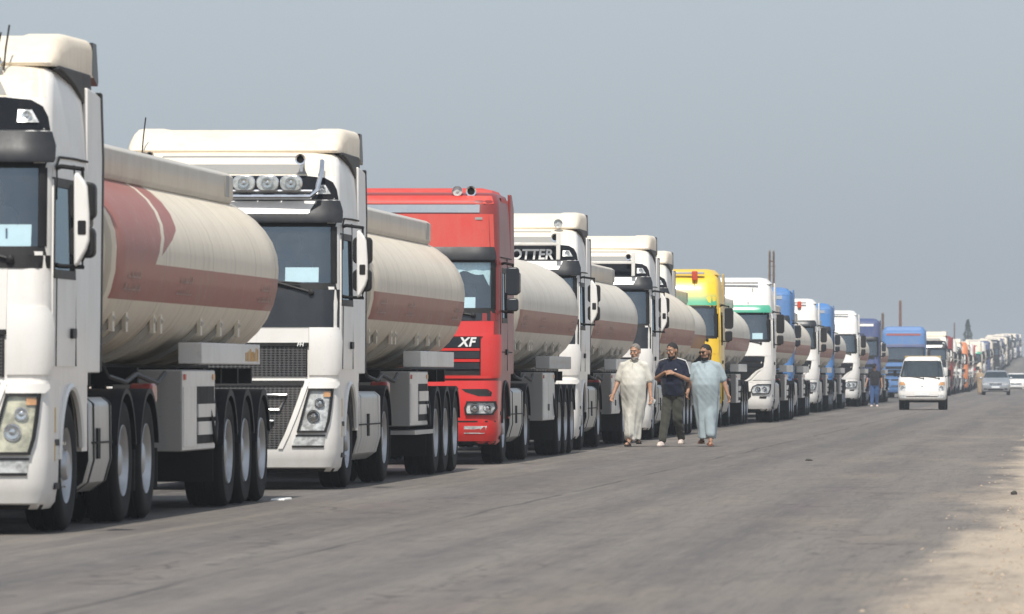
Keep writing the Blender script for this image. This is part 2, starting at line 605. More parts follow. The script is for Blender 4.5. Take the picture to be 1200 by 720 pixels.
def road_mat():
    t = NT('asphalt')
    x, y, z = t.obj()
    v = t.coords((1, 1, 1), rnd=False)
    vb = t.coords((0.55, 0.006, 1), rnd=False)
    vm = t.coords((2.6, 0.035, 1), rnd=False)
    vf = t.coords((9.0, 0.10, 1), rnd=False)
    vp = t.coords((0.5, 0.09, 1), rnd=False)
    band = t.noise(vb, 1.0, 3, 0.5)
    mid = t.noise(vm, 1.0, 4, 0.6)
    fin = t.noise(vf, 1.0, 3, 0.6)
    blot = t.noise(vp, 1.0, 6, 0.65, 0.6)
    grit = t.noise(v, 45, 3, 0.7)
    c = t.mix(t.ramp(band, 0.3, 0.7), (0.126, 0.113, 0.103), (0.182, 0.162, 0.143))
    c = t.mix(t.ramp(mid, 0.42, 0.72, 0, 0.55), c, (0.215, 0.193, 0.168))
    c = t.mix(t.ramp(mid, 0.46, 0.25, 0, 0.55), c, (0.092, 0.087, 0.086))
    c = t.mix(t.ramp(fin, 0.52, 0.8, 0, 0.35), c, (0.205, 0.172, 0.147))
    c = t.mix(t.ramp(blot, 0.60, 0.70, 0, 0.42), c, (0.084, 0.081, 0.082))
    c = t.mix(t.ramp(blot, 0.42, 0.28, 0, 0.45), c, (0.205, 0.184, 0.160))
    # wheel tracks polished darker in the driving lane
    for cx, wd in ((-6.4, 0.42), (-4.3, 0.5), (-2.6, 0.45)):
        wob = t.math('MULTIPLY', t.math('SUBTRACT', t.noise(t.coords((0.0, 0.02, 0), rnd=False), 1.0, 2), 0.5), 0.9)
        dx = t.math('ABSOLUTE', t.math('SUBTRACT', t.math('ADD', x, wob), cx))
        tr = t.math('MULTIPLY', t.ramp(dx, wd, 0.05), t.ramp(fin, 0.25, 0.6, 0.15, 0.5))
        c = t.mix(tr, c, (0.09, 0.086, 0.087))
    # oil and tyre dust where lorries queue
    oil = t.math('MULTIPLY', t.ramp(t.math('ABSOLUTE', t.math('SUBTRACT', x, -9.3)), 1.5, 0.6), t.ramp(mid, 0.3, 0.65, 0.35, 0.85))
    c = t.mix(oil, c, (0.04, 0.037, 0.034))
    # sand blown on from the verge, in ragged tongues
    vs = t.coords((0.8, 0.14, 1), rnd=False)
    sn = t.noise(vs, 1.0, 7, 0.68, 0.5)
    edge = t.math('ADD', t.math('MULTIPLY', t.math('SUBTRACT', sn, 0.5), 1.9), x)
    sandf = t.math('MAXIMUM', t.ramp(edge, -1.15, -0.45), t.ramp(x, -0.5, -0.25))
    c = t.mix(t.math('MULTIPLY', sandf, 0.97), c, (0.48, 0.395, 0.30))
    dust = t.math('MULTIPLY', t.ramp(t.noise(vs, 0.7, 5, 0.6), 0.48, 0.68), t.ramp(x, -5.5, -1.0, 0.05, 0.5))
    c = t.mix(dust, c, (0.30, 0.245, 0.19))
    dust2 = t.math('MULTIPLY', t.ramp(t.math('ABSOLUTE', t.math('SUBTRACT', x, -7.6)), 0.9, 0.1), t.ramp(mid, 0.45, 0.65, 0.0, 0.45))
    c = t.mix(dust2, c, (0.27, 0.235, 0.195))
    vh = t.coords((1.3, 0.32, 1), rnd=False)
    hn = t.noise(vh, 1.6, 6, 0.7)
    c = t.mix(t.math('MULTIPLY', t.ramp(hn, 0.52, 0.74, 0, 0.4), t.math('SUBTRACT', 1.0, sandf)), c, (0.225, 0.203, 0.177))
    c = t.mix(t.math('MULTIPLY', t.ramp(hn, 0.47, 0.28, 0, 0.4), t.math('SUBTRACT', 1.0, sandf)), c, (0.095, 0.09, 0.092))
    nosand = t.math('SUBTRACT', 1.0, t.math('MULTIPLY', sandf, 0.75))
    for sx, sy, k_ in ((26, 0.9, .34), (10, 0.30, .30), (3.0, 0.9, .22)):
        q = t.noise(t.coords((sx, sy, 1), rnd=False), 1.0, 4, 0.65, 0.3)
        c = t.mix(t.math('MULTIPLY', t.ramp(q, 0.52, 0.72, 0, k_), nosand), c, (0.245, 0.215, 0.185))
        c = t.mix(t.math('MULTIPLY', t.ramp(q, 0.48, 0.30, 0, k_ * 1.15), nosand), c, (0.075, 0.070, 0.072))
    pk = t.noise(t.coords((0.7, 0.05, 1), rnd=False), 1.0, 5, 0.6, 0.4)
    c = t.mix(t.math('MULTIPLY', t.ramp(pk, 0.52, 0.70, 0, 0.35), nosand), c, (0.185, 0.150, 0.138))
    vo = t.n.new('ShaderNodeTexVoronoi')
    vo.feature = 'DISTANCE_TO_EDGE'
    vo.inputs['Scale'].default_value = 1.0
    mp = t.n.new('ShaderNodeMapping')
    mp.inputs['Scale'].default_value = (0.75, 0.16, 1)
    tc = t.n.new('ShaderNodeTexCoord')
    dsx = t.n.new('ShaderNodeVectorMath')
    dsx.operation = 'ADD'
    wv = t.n.new('ShaderNodeTexNoise')
    wv.inputs['Scale'].default_value = 0.9
    t.l.new(tc.outputs['Object'], wv.inputs['Vector'])
    t.l.new(tc.outputs['Object'], mp.inputs[0])
    t.l.new(mp.outputs[0], dsx.inputs[0])
    t.l.new(wv.outputs['Color'], dsx.inputs[1])
    t.l.new(dsx.outputs[0], vo.inputs['Vector'])
    crk = t.math('MULTIPLY', t.ramp(vo.outputs['Distance'], 0.022, 0.006), t.ramp(pk, 0.44, 0.60, 0.0, 0.55))
    c = t.mix(t.math('MULTIPLY', crk, nosand), c, (0.045, 0.042, 0.042))
    seam = t.math('ABSOLUTE', t.math('SUBTRACT', t.math('ADD', x, t.math('MULTIPLY', t.noise(t.coords((0.0, 0.15, 0), rnd=False), 1.0, 4), 0.35)), -5.15))
    c = t.mix(t.math('MULTIPLY', t.ramp(seam, 0.05, 0.015), t.ramp(fin, 0.35, 0.6, 0.0, 0.7)), c, (0.05, 0.048, 0.048))
    c = t.mix(t.ramp(grit, 0.35, 0.75, 0, 0.35), c, (0.06, 0.055, 0.05))
    h = t.math('ADD', grit, t.math('MULTIPLY', mid, 0.6))
    t.bsdf(c, 0.82, 0, t.bump(h, 0.55, 0.012), 0, 0.3)
    return t.m


SAND = sand_mat()
ROAD = road_mat()
ys = sorted(set([-400, -100, -40] + list(range(-40, 60, 20)) + [540, 600, 685, 800, 935, 1100, 1300, 1600, 2500, 5000] + list(range(60, 540, 60))))
g = MB()
xs = [-2500, -900, -300, -100, -40, -16, -5, 3, 15, 60, 300, 900, 2500]
g.add([(x, y, gz(y)) for y in ys for x in xs],
      [(i * len(xs) + j, i * len(xs) + j + 1, (i + 1) * len(xs) + j + 1, (i + 1) * len(xs) + j) for i in range(len(ys) - 1) for j in range(len(xs) - 1)])
tag(g.build('ground', SAND, smooth=0, recalc=False), kind='structure')

rng = random.Random(5)
rys = []
yy = -60.0
while yy < 1500:
    rys.append(yy)
    yy += 0.6 if 25 < yy < 160 else (3.0 if yy < 500 else 12)
for b in (540, 600, 685, 800, 935, 1100, 1300):
    rys.append(float(b))
rys = sorted(set(rys))
rv, rf = [], []
for i, y in enumerate(rys):
    e = -0.15 + 0.10 * noise.noise((y * 0.11, 0.3, 0)) + 0.06 * noise.noise((y * 0.6, 4.3, 0))
    l = -17.5 + 0.5 * noise.noise((y * 0.1, 9.3, 0))
    for x in (l, -12, -7.5, -3.5, e):
        rv.append((x, y, gz(y) + 0.005))
for i in range(len(rys) - 1):
    for j in range(4):
        a = i * 5 + j
        rf.append((a, a + 1, a + 6, a + 5))
road = MB().add(rv, rf)
tag(road.build('road', ROAD, smooth=0, recalc=False), kind='structure')

# gravel of the verge: uncountable small stones in one mesh
STONE = simple('verge_stone', (0.33, 0.265, 0.20), 0.95, 0, 0.4, 30)
gm = MB()
rng = random.Random(11)
for k in range(3600):
    y = 33 + (rng.random() ** 1.6) * 150
    x = -0.6 + abs(rng.gauss(0, 1)) * 1.1 - (0.5 if rng.random() < 0.10 else 0)
    r = 0.006 + 0.022 * rng.random() ** 3
    a = rng.random() * 6.28
    z = gz(y) + (0.006 if x < -0.1 else 0.0)
    pts = []
    for q in range(5):
        rr = r * rng.uniform(0.7, 1.3)
        pts.append((x + rr * math.cos(a + q * 1.257), y + rr * math.sin(a + q * 1.257) * 1.3, z))
    top = (x + rng.uniform(-.3, .3) * r, y, z + r * rng.uniform(0.5, 0.95))
    gm.add(pts + [top], [(q, (q + 1) % 5, 5) for q in range(5)])
tag(gm.build('gravel', STONE, smooth=0), 'small loose stones scattered along the sandy verge', 'gravel', kind='stuff')


def rock(x, y, sx, sy, sz, seed, mat, label):
    rn = random.Random(seed)
    m = MB().ell((0, 0, 0), (1, 1, 1), 9, 6)
    vs = []
    for p in m.v:
        q = Vector(p)
        k = 1 + 0.35 * noise.noise(q * 1.7 + Vector((seed, 0, 0)))
        vs.append((q.x * sx * k, q.y * sy * k, max(q.z * sz * k, -sz * 0.35) + sz * 0.35))
    m.v = vs
    o = m.build('stone', mat, None, (x, y, gz(y) + 0.006), smooth=25)
    tag(o, label, 'stone')


DARKSTONE = simple('dark_stone', (0.06, 0.055, 0.05), 0.9, 0, 0.4, 20)
rock(-0.62, 70.4, 0.04, 0.05, 0.03, 3, DARKSTONE, 'small dark stone lying on the pale sand at the road edge')
rock(-3.84, 98.5, 0.055, 0.06, 0.022, 8, DARKSTONE, 'flat dark lump lying alone in the empty driving lane')
# scrap of white sheet lying by the first tanker
sm = MB()
pp = [(-0.07, -.42), (0.06, -.38), (0.08, 0.1), (0.04, .40), (-0.06, .44), (-0.08, 0.05)]
sm.prism(pp, 'z', 0.0, 0.012, 0.97)
tag(sm.build('scrap_sheet', simple('scrap_white', (0.85, 0.84, 0.80), 0.6, 0, 0.05), None, (-7.88, 67.6, 0.0065), smooth=0),
    'scrap of white sheet lying flat on the road behind the first tanker', 'litter')

# ================================================================== lorries
# Truck frame: origin on the ground under the front axle, +Y towards the rear, +X the traffic side.
WHEEL_Z = 0.515


def make_wheel(parent, x, y, style, r=0.515, detail=True):
    """one wheel: tyre with a rim and a hub"""
    s = 1 if x > 0 else -1
    tw = 0.15 if style != 'wide' else 0.19
    prof = [(0.30, -tw * .9), (0.40, -tw), (r - .035, -tw * .96), (r - .008, -tw * .82), (r, -tw * .7),
            (r, -.09), (r - .014, -.088), (r - .014, -.075), (r, -.073), (r, -.012), (r - .014, -.01), (r - .014, .01), (r, .012),
            (r, .073), (r - .014, .075), (r - .014, .088), (r, .09),
            (r, tw * .7), (r - .008, tw * .82), (r - .035, tw * .96), (0.40, tw), (0.30, tw * .9)]
    n = 36 if detail else 20
    t = MB().lathe(prof, 'x', n=n).build('wheel', RUBBER, parent, (x, y, r))
    if style == 'front':
        rp = [(0.305, -.12), (0.31, .10), (0.30, .135), (0.285, .115), (0.27, .05), (0.21, .075), (0.15, .10), (0.12, .10), (0.115, .135), (0.10, .15), (0.0, .152)]
    elif style == 'drive':
        rp = [(0.305, -.12), (0.31, .125), (0.298, .14), (0.285, .12), (0.28, .0), (0.262, -.03), (0.17, -.03), (0.155, 0.0), (0.15, .09), (0.12, .115), (0.0, .12)]
    else:
        rp = [(0.305, -.14), (0.31, .16), (0.298, .185), (0.285, .165), (0.28, .06), (0.255, .035), (0.17, .04), (0.15, .05), (0.14, .13), (0.11, .155), (0.0, .16)]
    rim = MB().lathe([(a, b * s) for a, b in rp], 'x', n=n).build('rim', ALLOY, t)
    if detail:
        nuts = MB()
        hx = {'front': .085, 'drive': -.03, 'wide': .038}[style]
        rr = {'front': .185, 'drive': .21, 'wide': .205}[style]
        for k in range(10):
            a = 2 * PI * k / 10
            nuts.lathe([(.0, s * (hx + .035)), (.016, s * (hx + .035)), (.018, s * hx)], 'x', (0, rr * math.cos(a), rr * math.sin(a)), 6)
        tag(nuts.build('wheel_nuts', CHASSIS if style == 'wide' else CHROME, t), kind='stuff')
        if style == 'front':
            hs_ = MB()
            for k in range(10):
                a = 2 * PI * (k + .5) / 10
                hs_.lathe([(0.0, s * .078), (.026, s * .077), (.03, s * .055)], 'x', (0, .238 * math.cos(a), .238 * math.sin(a)), 8)
            tag(hs_.build('rim_holes', CHASSIS, t), kind='stuff')
    return t


class Cab:
    """front and side surface of a forward-control cab; panels are laid on it"""
    def __init__(self, prof, yb, bulge=0.05):
        p = np.array(prof, dtype=float)
        self.z, self.yf, self.w, self.r = p[:, 0], p[:, 1], p[:, 2], p[:, 3]
        self.yb, self.bulge = yb, bulge

    def at(self, z):
        return (np.interp(z, self.z, self.yf), np.interp(z, self.z, self.w), np.interp(z, self.z, self.r))

    def pt(self, a, z, off=0.0):
        yf, w, r = self.at(z)
        s = 1 if a >= 0 else -1
        t = abs(a)
        lf = w - r
        if t <= lf:
            x, y, nx, ny = t, yf + self.bulge * (t / w) ** 2, 0, -1
        elif t <= lf + PI / 2 * r:
            th = (t - lf) / r
            x = lf + r * math.sin(th)
            y = yf + self.bulge * (x / w) ** 2 + r * (1 - math.cos(th))
            nx, ny = math.sin(th), -math.cos(th)
        else:
            x, y, nx, ny = w, yf + self.bulge + r + t - lf - PI / 2 * r, 1, 0
        return (s * (x + nx * off), y + ny * off, z)

    def corner(self, z, deg):
        yf, w, r = self.at(z)
        return w - r + r * R(deg)

    def aof(self, y, z):
        """arc position of a side point"""
        yf, w, r = self.at(z)
        return w - r + PI / 2 * r + max(0.0, y - (yf + self.bulge + r))

    def shell(self, zs, side_ys, skip=None, cap=True):
        rings = []
        for z in zs:
            yf, w, r = self.at(z)
            lf = w - r
            half = [lf * k / 5 for k in range(6)] + [lf + r * R(d) for d in (15, 30, 45, 60, 75, 90)]
            ring = [self.pt(a, z) for a in half]
            y0 = ring[-1][1]
            ring += [(w, max(y, y0 + 0.001 * i + .001), z) for i, y in enumerate(side_ys)]
            ring.append((w - 0.06, self.yb + .01, z))
            full = ring + [(-x, y, zz) for x, y, zz in reversed(ring[1:])]
            rings.append(full)
        return MB().loft(rings, True, cap, skip)

    def panel(self, rows, off=0.01, thick=0.03, n=8, mb=None, sym=False, single=False):
        """rows: (z, a0, a1[, off]); lies on the cab surface, stands proud by off"""
        m = mb or MB()
        nr = len(rows)
        outer, inner = [], []
        for row in rows:
            z, a0, a1 = row[:3]
            o = row[3] if len(row) > 3 else off
            for j in range(n + 1):
                a = a0 + (a1 - a0) * j / n
                outer.append(self.pt(a, z, o))
                inner.append(self.pt(a, z, o - thick))
        k = n + 1
        fs = [(i * k + j, i * k + j + 1, (i + 1) * k + j + 1, (i + 1) * k + j) for i in range(nr - 1) for j in range(n)]
        L = len(outer)
        loop = [j for j in range(k)] + [i * k + n for i in range(1, nr)] + [(nr - 1) * k + j for j in range(n - 1, -1, -1)] + [i * k for i in range(nr - 2, 0, -1)]
        fs2 = [(loop[i], loop[(i + 1) % len(loop)], loop[(i + 1) % len(loop)] + L, loop[i] + L) for i in range(len(loop))]
        back = [tuple(reversed([q + L for q in f])) for f in fs]
        if single:
            m.add(outer, fs)
        else:
            m.add(outer + inner, fs + fs2 + back)
        if sym:
            self.panel([(r_[0], -r_[2], -r_[1]) + tuple(r_[3:]) for r_ in rows], off, thick, n, m)
        return m

    def side(self, poly, off=0.008, thick=0.02, sgn=1):
        """flat polygon (y,z) laid on the cab side"""
        n = len(poly)
        vs = []
        for o in (off, off - thick):
            for y, z in poly:
                yf, w, r = self.at(z)
                vs.append((sgn * (w + o), y, z))
        fs = [tuple(range(n)), tuple(range(2 * n - 1, n - 1, -1))] + [(i, (i + 1) % n, n + (i + 1) % n, n + i) for i in range(n)]
        return MB().add(vs, fs)


def cab_interior(cab, parent, z0, z1, yb, curtains=False, papers=(), wheel_side=1):
    m = MB()
    yf, w, r = cab.at(z0)
    m.bx(-w + .09, w - .09, yb - .06, yb - .02, z0 - .6, z1 + .05)
    m.bx(-w + .09, w - .09, yf + .2, yb - .02, z0 - .62, z0 - .58)
    m.bx(-w + .09, w - .09, yf + .35, yb - .02, z1 + .05, z1 + .08)
    for s in (-1, 1):
        m.bx(s * (w - .09) - .01, s * (w - .09) + .01, yf + 1.15, yb - .02, z0 - .6, z1 + .05)
    m.build('interior_lining', INTER, parent)
    MB().prism([(yf + .10, z0 - .35), (yf + .12, z0 - .02), (yf + .35, z0 + .03), (yf + .62, z0 - .06), (yf + .62, z0 - .35)], 'x', -w + .1, w - .1).build('dashboard', DASHM, parent)
    for s in (-1, 1):
        q = MB()
        q.prism(rrect(s * .58 - .25, s * .58 + .25, z0 - .35, z0 + .38, .09), 'y', yf + 1.05, yf + 1.2)
        q.prism(rrect(s * .58 - .14, s * .58 + .14, z0 + .38, z0 + .60, .06), 'y', yf + 1.08, yf + 1.17)
        q.build('seat', SEATM, parent)
    st = MB()
    c = Vector((wheel_side * .58, yf + .62, z0 + .12))
    pts = [c + Vector((.22 * math.cos(a), .11 * math.sin(a), .19 * math.sin(a))) for a in [2 * PI * k / 16 for k in range(17)]]
    st.tube(pts, .018, 6)
    st.build('steering_wheel', DASHM, parent)
    if curtains:
        cu = MB()
        nn = 40
        top, bot = [], []
        for k in range(nn + 1):
            u = -1 + 2 * k / nn
            a = u * cab.corner(z1, 40)
            drop = 0.11 + 0.07 * abs(math.sin(k * 0.47)) + (0.22 * max(0, abs(u) - .90) / .10)
            top.append(cab.pt(a, z1 - .03, -.06))
            bot.append(cab.pt(a * .97, z1 - .03 - drop, -.06 - .012 * math.sin(k * 1.7)))
        cu.add(top + bot, [(k, k + 1, nn + 2 + k, nn + 1 + k) for k in range(nn)])
        cu.build('curtain', CURTAIN, parent)
    for (a0, a1, za, zb, txt) in papers:
        cab.panel([(za, a0, a1), (zb, a0, a1)], -.022, .003, 3).build('windscreen_paper', PAPER, parent)
        if txt:
            tm = text_mesh(txt, (zb - za) * .85, .001)
            p = cab.pt((a0 + a1) / 2, (za + zb) / 2, -.018)
            tm.shifted(p[0], p[1], p[2]).build('paper_number', INK, parent)


def windscreen(cab, parent, z0, z1, deg, frame=BLACKP, glass=GLASS):
    k = [(z, -cab.corner(z, deg), cab.corner(z, deg)) for z in (z0, (z0 + z1) / 2, z1)]
    cab.panel([(k[0][0] - .005, k[0][1], k[0][2]), k[1], (k[2][0] + .005, k[2][1], k[2][2])], -.004, .006, 20, single=True).build('windscreen', glass, parent)
    m = MB()
    b = .05
    cab.panel([(z1 - .035, k[2][1], k[2][2]), (z1 + .03, k[2][1] - .02, k[2][2] + .02)], .006, .03, 20, m)
    cab.panel([(z0 - .03, k[0][1] - .02, k[0][2] + .02), (z0 + .04, k[0][1], k[0][2])], .006, .03, 20, m)
    for s in (-1, 1):
        rows = []
        for z in (z0 + .04, (z0 + z1) / 2, z1 - .035):
            c = cab.corner(z, deg)
            rows.append((z, min(s * (c - b), s * (c + .02)), max(s * (c - b), s * (c + .02))))
        cab.panel(rows, .006, .03, 3, m)
    m.build('windscreen_seal', frame, parent)


def wipers(cab, parent, z0, xs, up=.5):
    for x in xs:
        m = MB()
        p0 = Vector(cab.pt(x, z0 - .06, .03))
        p1 = Vector(cab.pt(x - .42, z0 + .05 * up, .035))
        p2 = Vector(cab.pt(x - .75, z0 + .10 * up, .02))
        m.tube([p0, p1], .014, 6)
        m.tube([p1 + Vector((.3, 0, -.02)), p1, p2], .011, 6)
        m.ell(p0, (.035, .025, .035), 8, 6)
        m.build('wiper', BLACKP, parent)


def doors(cab, parent, mat, y0, y1, z0, z1, wy0, wy1, wz0, wz1, slant=.1, trim=BLACKP):
    """two doors: a panel with a window opening, glass and a handle on each side"""
    for s in (-1, 1):
        m = MB()
        parts = [
            [(y0, z0), (y1, z0), (y1, wz0), (y0, wz0)],
            [(y0, wz0), (wy0, wz0), (wy0 + slant, wz1), (y0 + slant, wz1)],
            [(wy1, wz0), (y1, wz0), (y1, wz1), (wy1, wz1)],
            [(y0 + slant, wz1), (y1, wz1), (y1 - .02, z1), (y0 + slant + .03, z1)]]
        for p in parts:
            q = cab.side(p, .012, .03, s)
            m.add(q.v, q.f)
        d = m.build('door', mat, parent)
        MB().add([(s * (cab.at(z)[1] - .003), y, z) for y, z in ((wy0, wz0), (wy1, wz0), (wy1, wz1), (wy0 + slant, wz1))], [(0, 1, 2, 3)]).build('side_window', SIDEGLASS, parent)
        fr = MB()
        e = .035
        for p in ([(wy0, wz0 - e), (wy1, wz0 - e), (wy1, wz0 + e), (wy0, wz0 + e)],
                  [(wy0 - e, wz0 - e), (wy0 + e, wz0 + e), (wy0 + slant + e, wz1), (wy0 + slant - e, wz1)],
                  [(wy1 - e, wz0 + e), (wy1 + e, wz0 - e), (wy1 + e, wz1), (wy1 - e, wz1)],
                  [(wy0 + slant - e, wz1 - e), (wy1 + e, wz1 - e), (wy1 + e, wz1 + e), (wy0 + slant - e, wz1 + e)]):
            q = cab.side(p, .017, .02, s)
            fr.add(q.v, q.f)
        fr.build('window_trim', trim, parent)
        h = cab.side(rrect(y1 - .30, y1 - .08, z0 + .22, z0 + .30, .03), .035, .03, s)
        h.build('door_handle', BLACKP, parent)


def side_line(cab, parent, pts, wdt=.012):
    """thin dark panel gap along the side"""
    for s in (-1, 1):
        m = MB()
        vs = []
        for y, z in pts:
            yf, w, r = cab.at(z)
            vs.append((s * (w + .012), y, z))
        m.tube(vs, wdt, 5)
        m.build('panel_gap', CHASSIS, parent)


def side_mirror(parent, cab, s, z0, z1, yfront, x0, x1, case, back=BLACKP, notch=True, two=False):
    """mirror on bracket; pieces: housing, glass case, arms"""
    if two:      # stacked dark housings on a tubular frame
        root = MB().prism([(s * a, b) for a, b in rrect(x0, x1, z0 + (z1 - z0) * .36, z1, .05)], 'y', yfront, yfront + .14, .9).build('mirror', case, parent, bevel=.02)
        m = MB().prism([(s * a, b) for a, b in rrect(x0 + .01, x1 - .01, z0, z0 + (z1 - z0) * .30, .045)], 'y', yfront, yfront + .13, .9)
        m.build('lower_mirror', case, root, bevel=.02)
    else:
        poly = [(x0, z1 - .01), (x0 + .03, z1), (x1 - .035, z1 - .07), (x1 - .015, z1 - .11), (x1, z1 - .32), (x1, z0 + .20), (x1 - .02, z0 + .13), (x0 + .03, z0 + .01), (x0, z0)]
        poly = [(s * a, b) for a, b in poly]
        root = MB().prism(poly, 'y', yfront, yfront + .07, 1.03).build('mirror', case, parent, bevel=.025)
        zc = (z0 + z1) / 2
        m = MB()
        m.prism([(s * a, b) for a, b in rrect(x0 - .05, x1 + .04, zc - .0, z1 - .07, .05)], 'y', yfront + .065, yfront + .2)
        m.prism([(s * a, b) for a, b in rrect(x0 - .05, x1 + .035, z0 + .06, zc - .06, .05)], 'y', yfront + .065, yfront + .19)
        m.build('mirror_case', back, root, bevel=.015)
        if notch:
            MB().prism([(s * a, b) for a, b in rrect(x1 - .085, x1 - .02, zc - .12, zc - .01, .012)], 'y', yfront - .004, yfront + .03).build('mirror_notch', BLACKP, root)
    gl = MB().prism([(s * a, b) for a, b in rrect(x0 - .02, x1 + .01, z0 + (z1 - z0) * .4, z1 - .07, .04)], 'y', yfront + (.14 if two else .195), yfront + (.15 if two else .207))
    gl.build('mirror_glass', CHROME, root)
    w = cab.at(z1)[1]
    yw = cab.pt(cab.corner(z1, 90), z1)[1] + .04
    xm = (x0 + x1) / 2
    MB().tube([(s * (w - .02), yw + .12, z1 + .04), (s * (w + .06), yw, z1 + .06), (s * xm, yfront + .07, z1 + .03), (s * xm, yfront + .08, z1 - .08)], .02, 6).build('mirror_arm', back, root)
    MB().tube([(s * (w - .02), yw + .05, z0 + .02), (s * (w + .06), yw - .03, z0), (s * xm, yfront + .07, z0 - .01), (s * xm, yfront + .08, z0 + .06)], .02, 6).build('mirror_arm', back, root)
    return root


def lamp_bowl(mb, c, r, n=14):
    mb.lathe([(r, -.004), (r, -.012), (r * .9, -.012), (r * .78, -.003), (r * .4, -.001), (r * .3, -.010), (0.0, -.013)], 'y', c, n)


def headlight(cab, parent, rows, lens_off, bowls, mat=LAMPSILVER, amber=None):
    """pair of headlights: reflector tray, bowls, clear lens"""
    for s in (-1, 1):
        rr = [(z, min(s * a0, s * a1), max(s * a0, s * a1)) for z, a0, a1 in rows]
        h = cab.panel(rr, lens_off - .004, .02, 8).build('headlight', mat, parent)
        rim = MB()
        e = .016
        k = len(rr)
        cab.panel([(rr[0][0] - e, rr[0][1] - e, rr[0][2] + e), (rr[0][0] + e * .4, rr[0][1] - e, rr[0][2] + e)], lens_off + .026, .05, 6, rim)
        cab.panel([(rr[-1][0] - e * .4, rr[-1][1] - e, rr[-1][2] + e), (rr[-1][0] + e, rr[-1][1] - e, rr[-1][2] + e)], lens_off + .026, .05, 6, rim)
        cab.panel([(z, a0 - e, a0 + e * .4) for z, a0, a1 in rr], lens_off + .026, .05, 2, rim)
        cab.panel([(z, a1 - e * .4, a1 + e) for z, a0, a1 in rr], lens_off + .026, .05, 2, rim)
        rim.build('headlight_bezel', BLACKP, h)
        bm_ = MB()
        for a, z, r in bowls:
            p = cab.pt(s * a, z, lens_off + .004)
            lamp_bowl(bm_, p, r)
        bm_.build('reflector_bowl', CHROME, h)
        if amber:
            za, zb, a0, a1 = amber
            cab.panel([(za, min(s * a0, s * a1), max(s * a0, s * a1)), (zb, min(s * a0, s * a1), max(s * a0, s * a1))], lens_off + .008, .01, 3).build('indicator_lens', AMBER, h)
        cab.panel(rr, lens_off + .02, .004, 8, single=True).build('headlight_lens', LENS, h)


def spot_lamp(parent, c, r, name='spot_lamp'):
    o = MB().lathe([(0, .09), (r * .5, .085), (r * .9, .04), (r, 0), (r, -.03), (r * .94, -.035)], 'y', c, 16).build(name, CHROME, parent)
    b = MB()
    lamp_bowl(b, (c[0], c[1] - .0, c[2]), r * .93)
    b.build('lamp_reflector', LAMPSILVER, o)
    MB().lathe([(0, -.05), (r * .5, -.047), (r * .93, -.036)], 'y', c, 16).build('lamp_glass', LENS, o)
    return o


def air_horn(parent, c, ln=.42, r=.055, mat=CHROME):
    x, y, z = c
    o = MB().lathe([(r * .7, -.005), (r, -.01), (r * .98, 0), (r * .6, .06), (r * .35, ln * .5), (r * .28, ln), (0, ln)], 'y', c, 14).build('air_horn', mat, parent)
    MB().lathe([(0, .02), (r * .6, .018)], 'y', c, 12).build('horn_mouth', CHASSIS, o)
    MB().tube([(x, y + .1, z - r), (x, y + .1, z - r - .07)], .018, 6).build('horn_bracket', mat, o)
    return o


